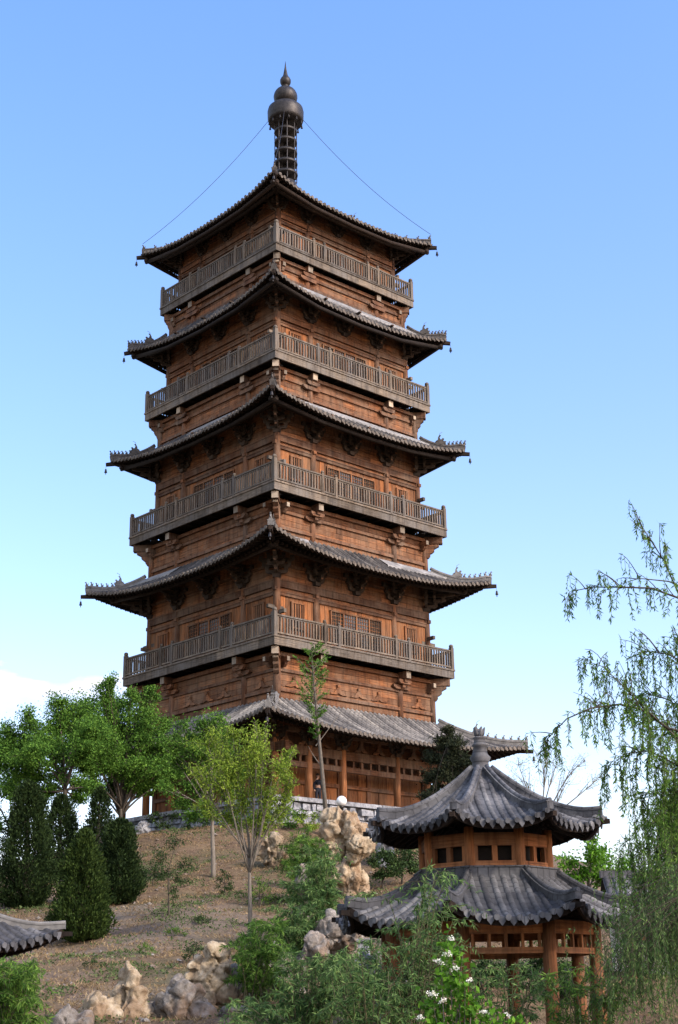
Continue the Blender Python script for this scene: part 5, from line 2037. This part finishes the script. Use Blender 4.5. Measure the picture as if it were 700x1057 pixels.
# ------------------------------------------------------------------ ground sheet
def axis(lo, hi, step, far):
    a = list(np.arange(lo, hi + .01, step))
    d, q = step, a[-1]
    while q < far:
        d *= 1.35
        q += d
        a.append(q)
    d, q = step, a[0]
    pre = []
    while q > -far:
        d *= 1.35
        q -= d
        pre.append(q)
    return pre[::-1] + a


xs, ys = axis(-32, 26, .55, 2600), axis(8, 112, .55, 2600)
V = [(x, y, ground_z(x, y)) for x in xs for y in ys]
ny = len(ys)
F = [(i * ny + j, (i + 1) * ny + j, (i + 1) * ny + j + 1, i * ny + j + 1) for i in range(len(xs) - 1) for j in range(ny - 1)]
me = bpy.data.meshes.new('ground')
me.from_pydata(V, [], F)
me.materials.append(M['soil'])
me.polygons.foreach_set('use_smooth', [True] * len(F))
link('ground', me, None, kind='structure')

# ------------------------------------------------------------------ camera, light, sky
cam = bpy.data.cameras.new('camera')
co = bpy.data.objects.new('camera', cam)
COL.objects.link(co)
Rv, Uv, Fv = Vector((1, 0, 0)), Vector((0, -sp, cp)), Vector((0, cp, sp))
R2 = Rv * cr - Uv * sr
U2 = Rv * sr + Uv * cr
co.matrix_world = Matrix(((R2.x, U2.x, -Fv.x, 0), (R2.y, U2.y, -Fv.y, 0), (R2.z, U2.z, -Fv.z, 0), (0, 0, 0, 1)))
cam.sensor_fit = 'HORIZONTAL'
cam.sensor_width = 36
cam.lens = FPX / 700 * 36
cam.clip_end = 8000
cam.clip_start = .1
SC.camera = co

SUN_EL, SUN_AZ = math.radians(34), math.radians(-36)   # azimuth measured from +x towards +y
sd = Vector((math.cos(SUN_EL) * math.cos(SUN_AZ), math.cos(SUN_EL) * math.sin(SUN_AZ), math.sin(SUN_EL)))
sun = bpy.data.lights.new('sun', 'SUN')
sun.energy = 2.0
sun.angle = math.radians(4)
sun.color = (1, .86, .70)
so = bpy.data.objects.new('sun', sun)
COL.objects.link(so)
so.rotation_euler = (-sd).to_track_quat('-Z', 'Y').to_euler()

w = bpy.data.worlds.new('World')
SC.world = w
w.use_nodes = True
nt = w.node_tree
nt.nodes.clear()
wo = nt.nodes.new('ShaderNodeOutputWorld')
bg = nt.nodes.new('ShaderNodeBackground')
sky = nt.nodes.new('ShaderNodeTexSky')
sky.sky_type = 'NISHITA'
sky.sun_disc = False
sky.sun_elevation = SUN_EL
sky.sun_rotation = PI / 2 - SUN_AZ
sky.air_density = 1.0
sky.dust_density = 2.0
sky.ozone_density = 2.5
hs = nt.nodes.new('ShaderNodeHueSaturation')
hs.inputs['Saturation'].default_value = 1.10
hs.inputs['Value'].default_value = 1.18
nt.links.new(sky.outputs[0], hs.inputs['Color'])
tz = nt.nodes.new('ShaderNodeTexCoord')
sz_ = nt.nodes.new('ShaderNodeSeparateXYZ')
nt.links.new(tz.outputs['Generated'], sz_.inputs[0])
grade = ramp(nt, sz_.outputs[2], [(.12, (1.19, .97, .93)), (.36, (1.06, .97, .985)), (.62, (.95, 1.0, 1.17))])
skyc = mixc(nt, 1.0, hs.outputs[0], grade, 'MULTIPLY')
# low cloud bank to the left, by direction on the sky sphere
tc = nt.nodes.new('ShaderNodeTexCoord')
sx = nt.nodes.new('ShaderNodeSeparateXYZ')
nt.links.new(tc.outputs['Generated'], sx.inputs[0])
mp = nt.nodes.new('ShaderNodeMapping')
mp.inputs['Scale'].default_value = (9, 9, 26)
mp.inputs['Location'].default_value = (.3, 0, .2)
nt.links.new(tc.outputs['Generated'], mp.inputs[0])
cn = noise_n(nt, mp.outputs[0], 1.0, 8, .55)
azr = math_n(nt, 'DIVIDE', sx.outputs[0], sx.outputs[1])
d1, d0 = ray(60, 696).normalized(), ray(60, 722).normalized()
wob = math_n(nt, 'MULTIPLY', math_n(nt, 'SUBTRACT', cn, .5), .10)
# the bank falls away to the left and ends by the pagoda
tilt = math_n(nt, 'MULTIPLY', math_n(nt, 'ADD', azr, .19), .10)
top_el = math_n(nt, 'ADD', math_n(nt, 'ADD', wob, tilt), d1.z)
m1 = math_n(nt, 'MULTIPLY', math_n(nt, 'SUBTRACT', top_el, sx.outputs[2]), 130, True)
low_el = math_n(nt, 'ADD', math_n(nt, 'MULTIPLY', wob, .8), d0.z - .012)
m1 = math_n(nt, 'MULTIPLY', m1, math_n(nt, 'ADD', .10, math_n(nt, 'MULTIPLY', math_n(nt, 'SUBTRACT', sx.outputs[2], low_el), 45, True), True))
m2 = math_n(nt, 'MULTIPLY', math_n(nt, 'SUBTRACT', -.120, azr), 16, True)
fr = nt.nodes.new('ShaderNodeMath')
fr.operation = 'GREATER_THAN'
nt.links.new(sx.outputs[1], fr.inputs[0])
fr.inputs[1].default_value = 0
thick_ = ramp(nt, cn, [(.34, (.55, .55, .55)), (.56, (1, 1, 1))])
cm = math_n(nt, 'MULTIPLY', math_n(nt, 'MULTIPLY', m1, m2), math_n(nt, 'MULTIPLY', fr.outputs[0], thick_))
CLOUD = (3.75, 3.45, 3.45, 1)
cc = mixc(nt, cm, skyc, CLOUD)
nt.links.new(cc, bg.inputs[0])
lb = math_n(nt, 'SUBTRACT', math_n(nt, 'MULTIPLY', sx.outputs[0], -.9), math_n(nt, 'MULTIPLY', sx.outputs[1], .6))  # added bright cloud, unseen behind the camera, to fill the shaded left faces
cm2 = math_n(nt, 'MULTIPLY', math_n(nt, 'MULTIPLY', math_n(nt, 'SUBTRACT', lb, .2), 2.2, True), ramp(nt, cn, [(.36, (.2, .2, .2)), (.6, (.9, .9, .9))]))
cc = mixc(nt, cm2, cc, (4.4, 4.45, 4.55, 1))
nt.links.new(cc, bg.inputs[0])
bg.inputs[1].default_value = .15
nt.links.new(bg.outputs[0], wo.inputs[0])

vs = SC.view_settings
vs.view_transform = 'Standard'
vs.look = 'None'
vs.exposure = 1.15
vs.gamma = 1
vs.use_curve_mapping = False
SC.cycles.max_bounces = 6
SC.cycles.transparent_max_bounces = 4
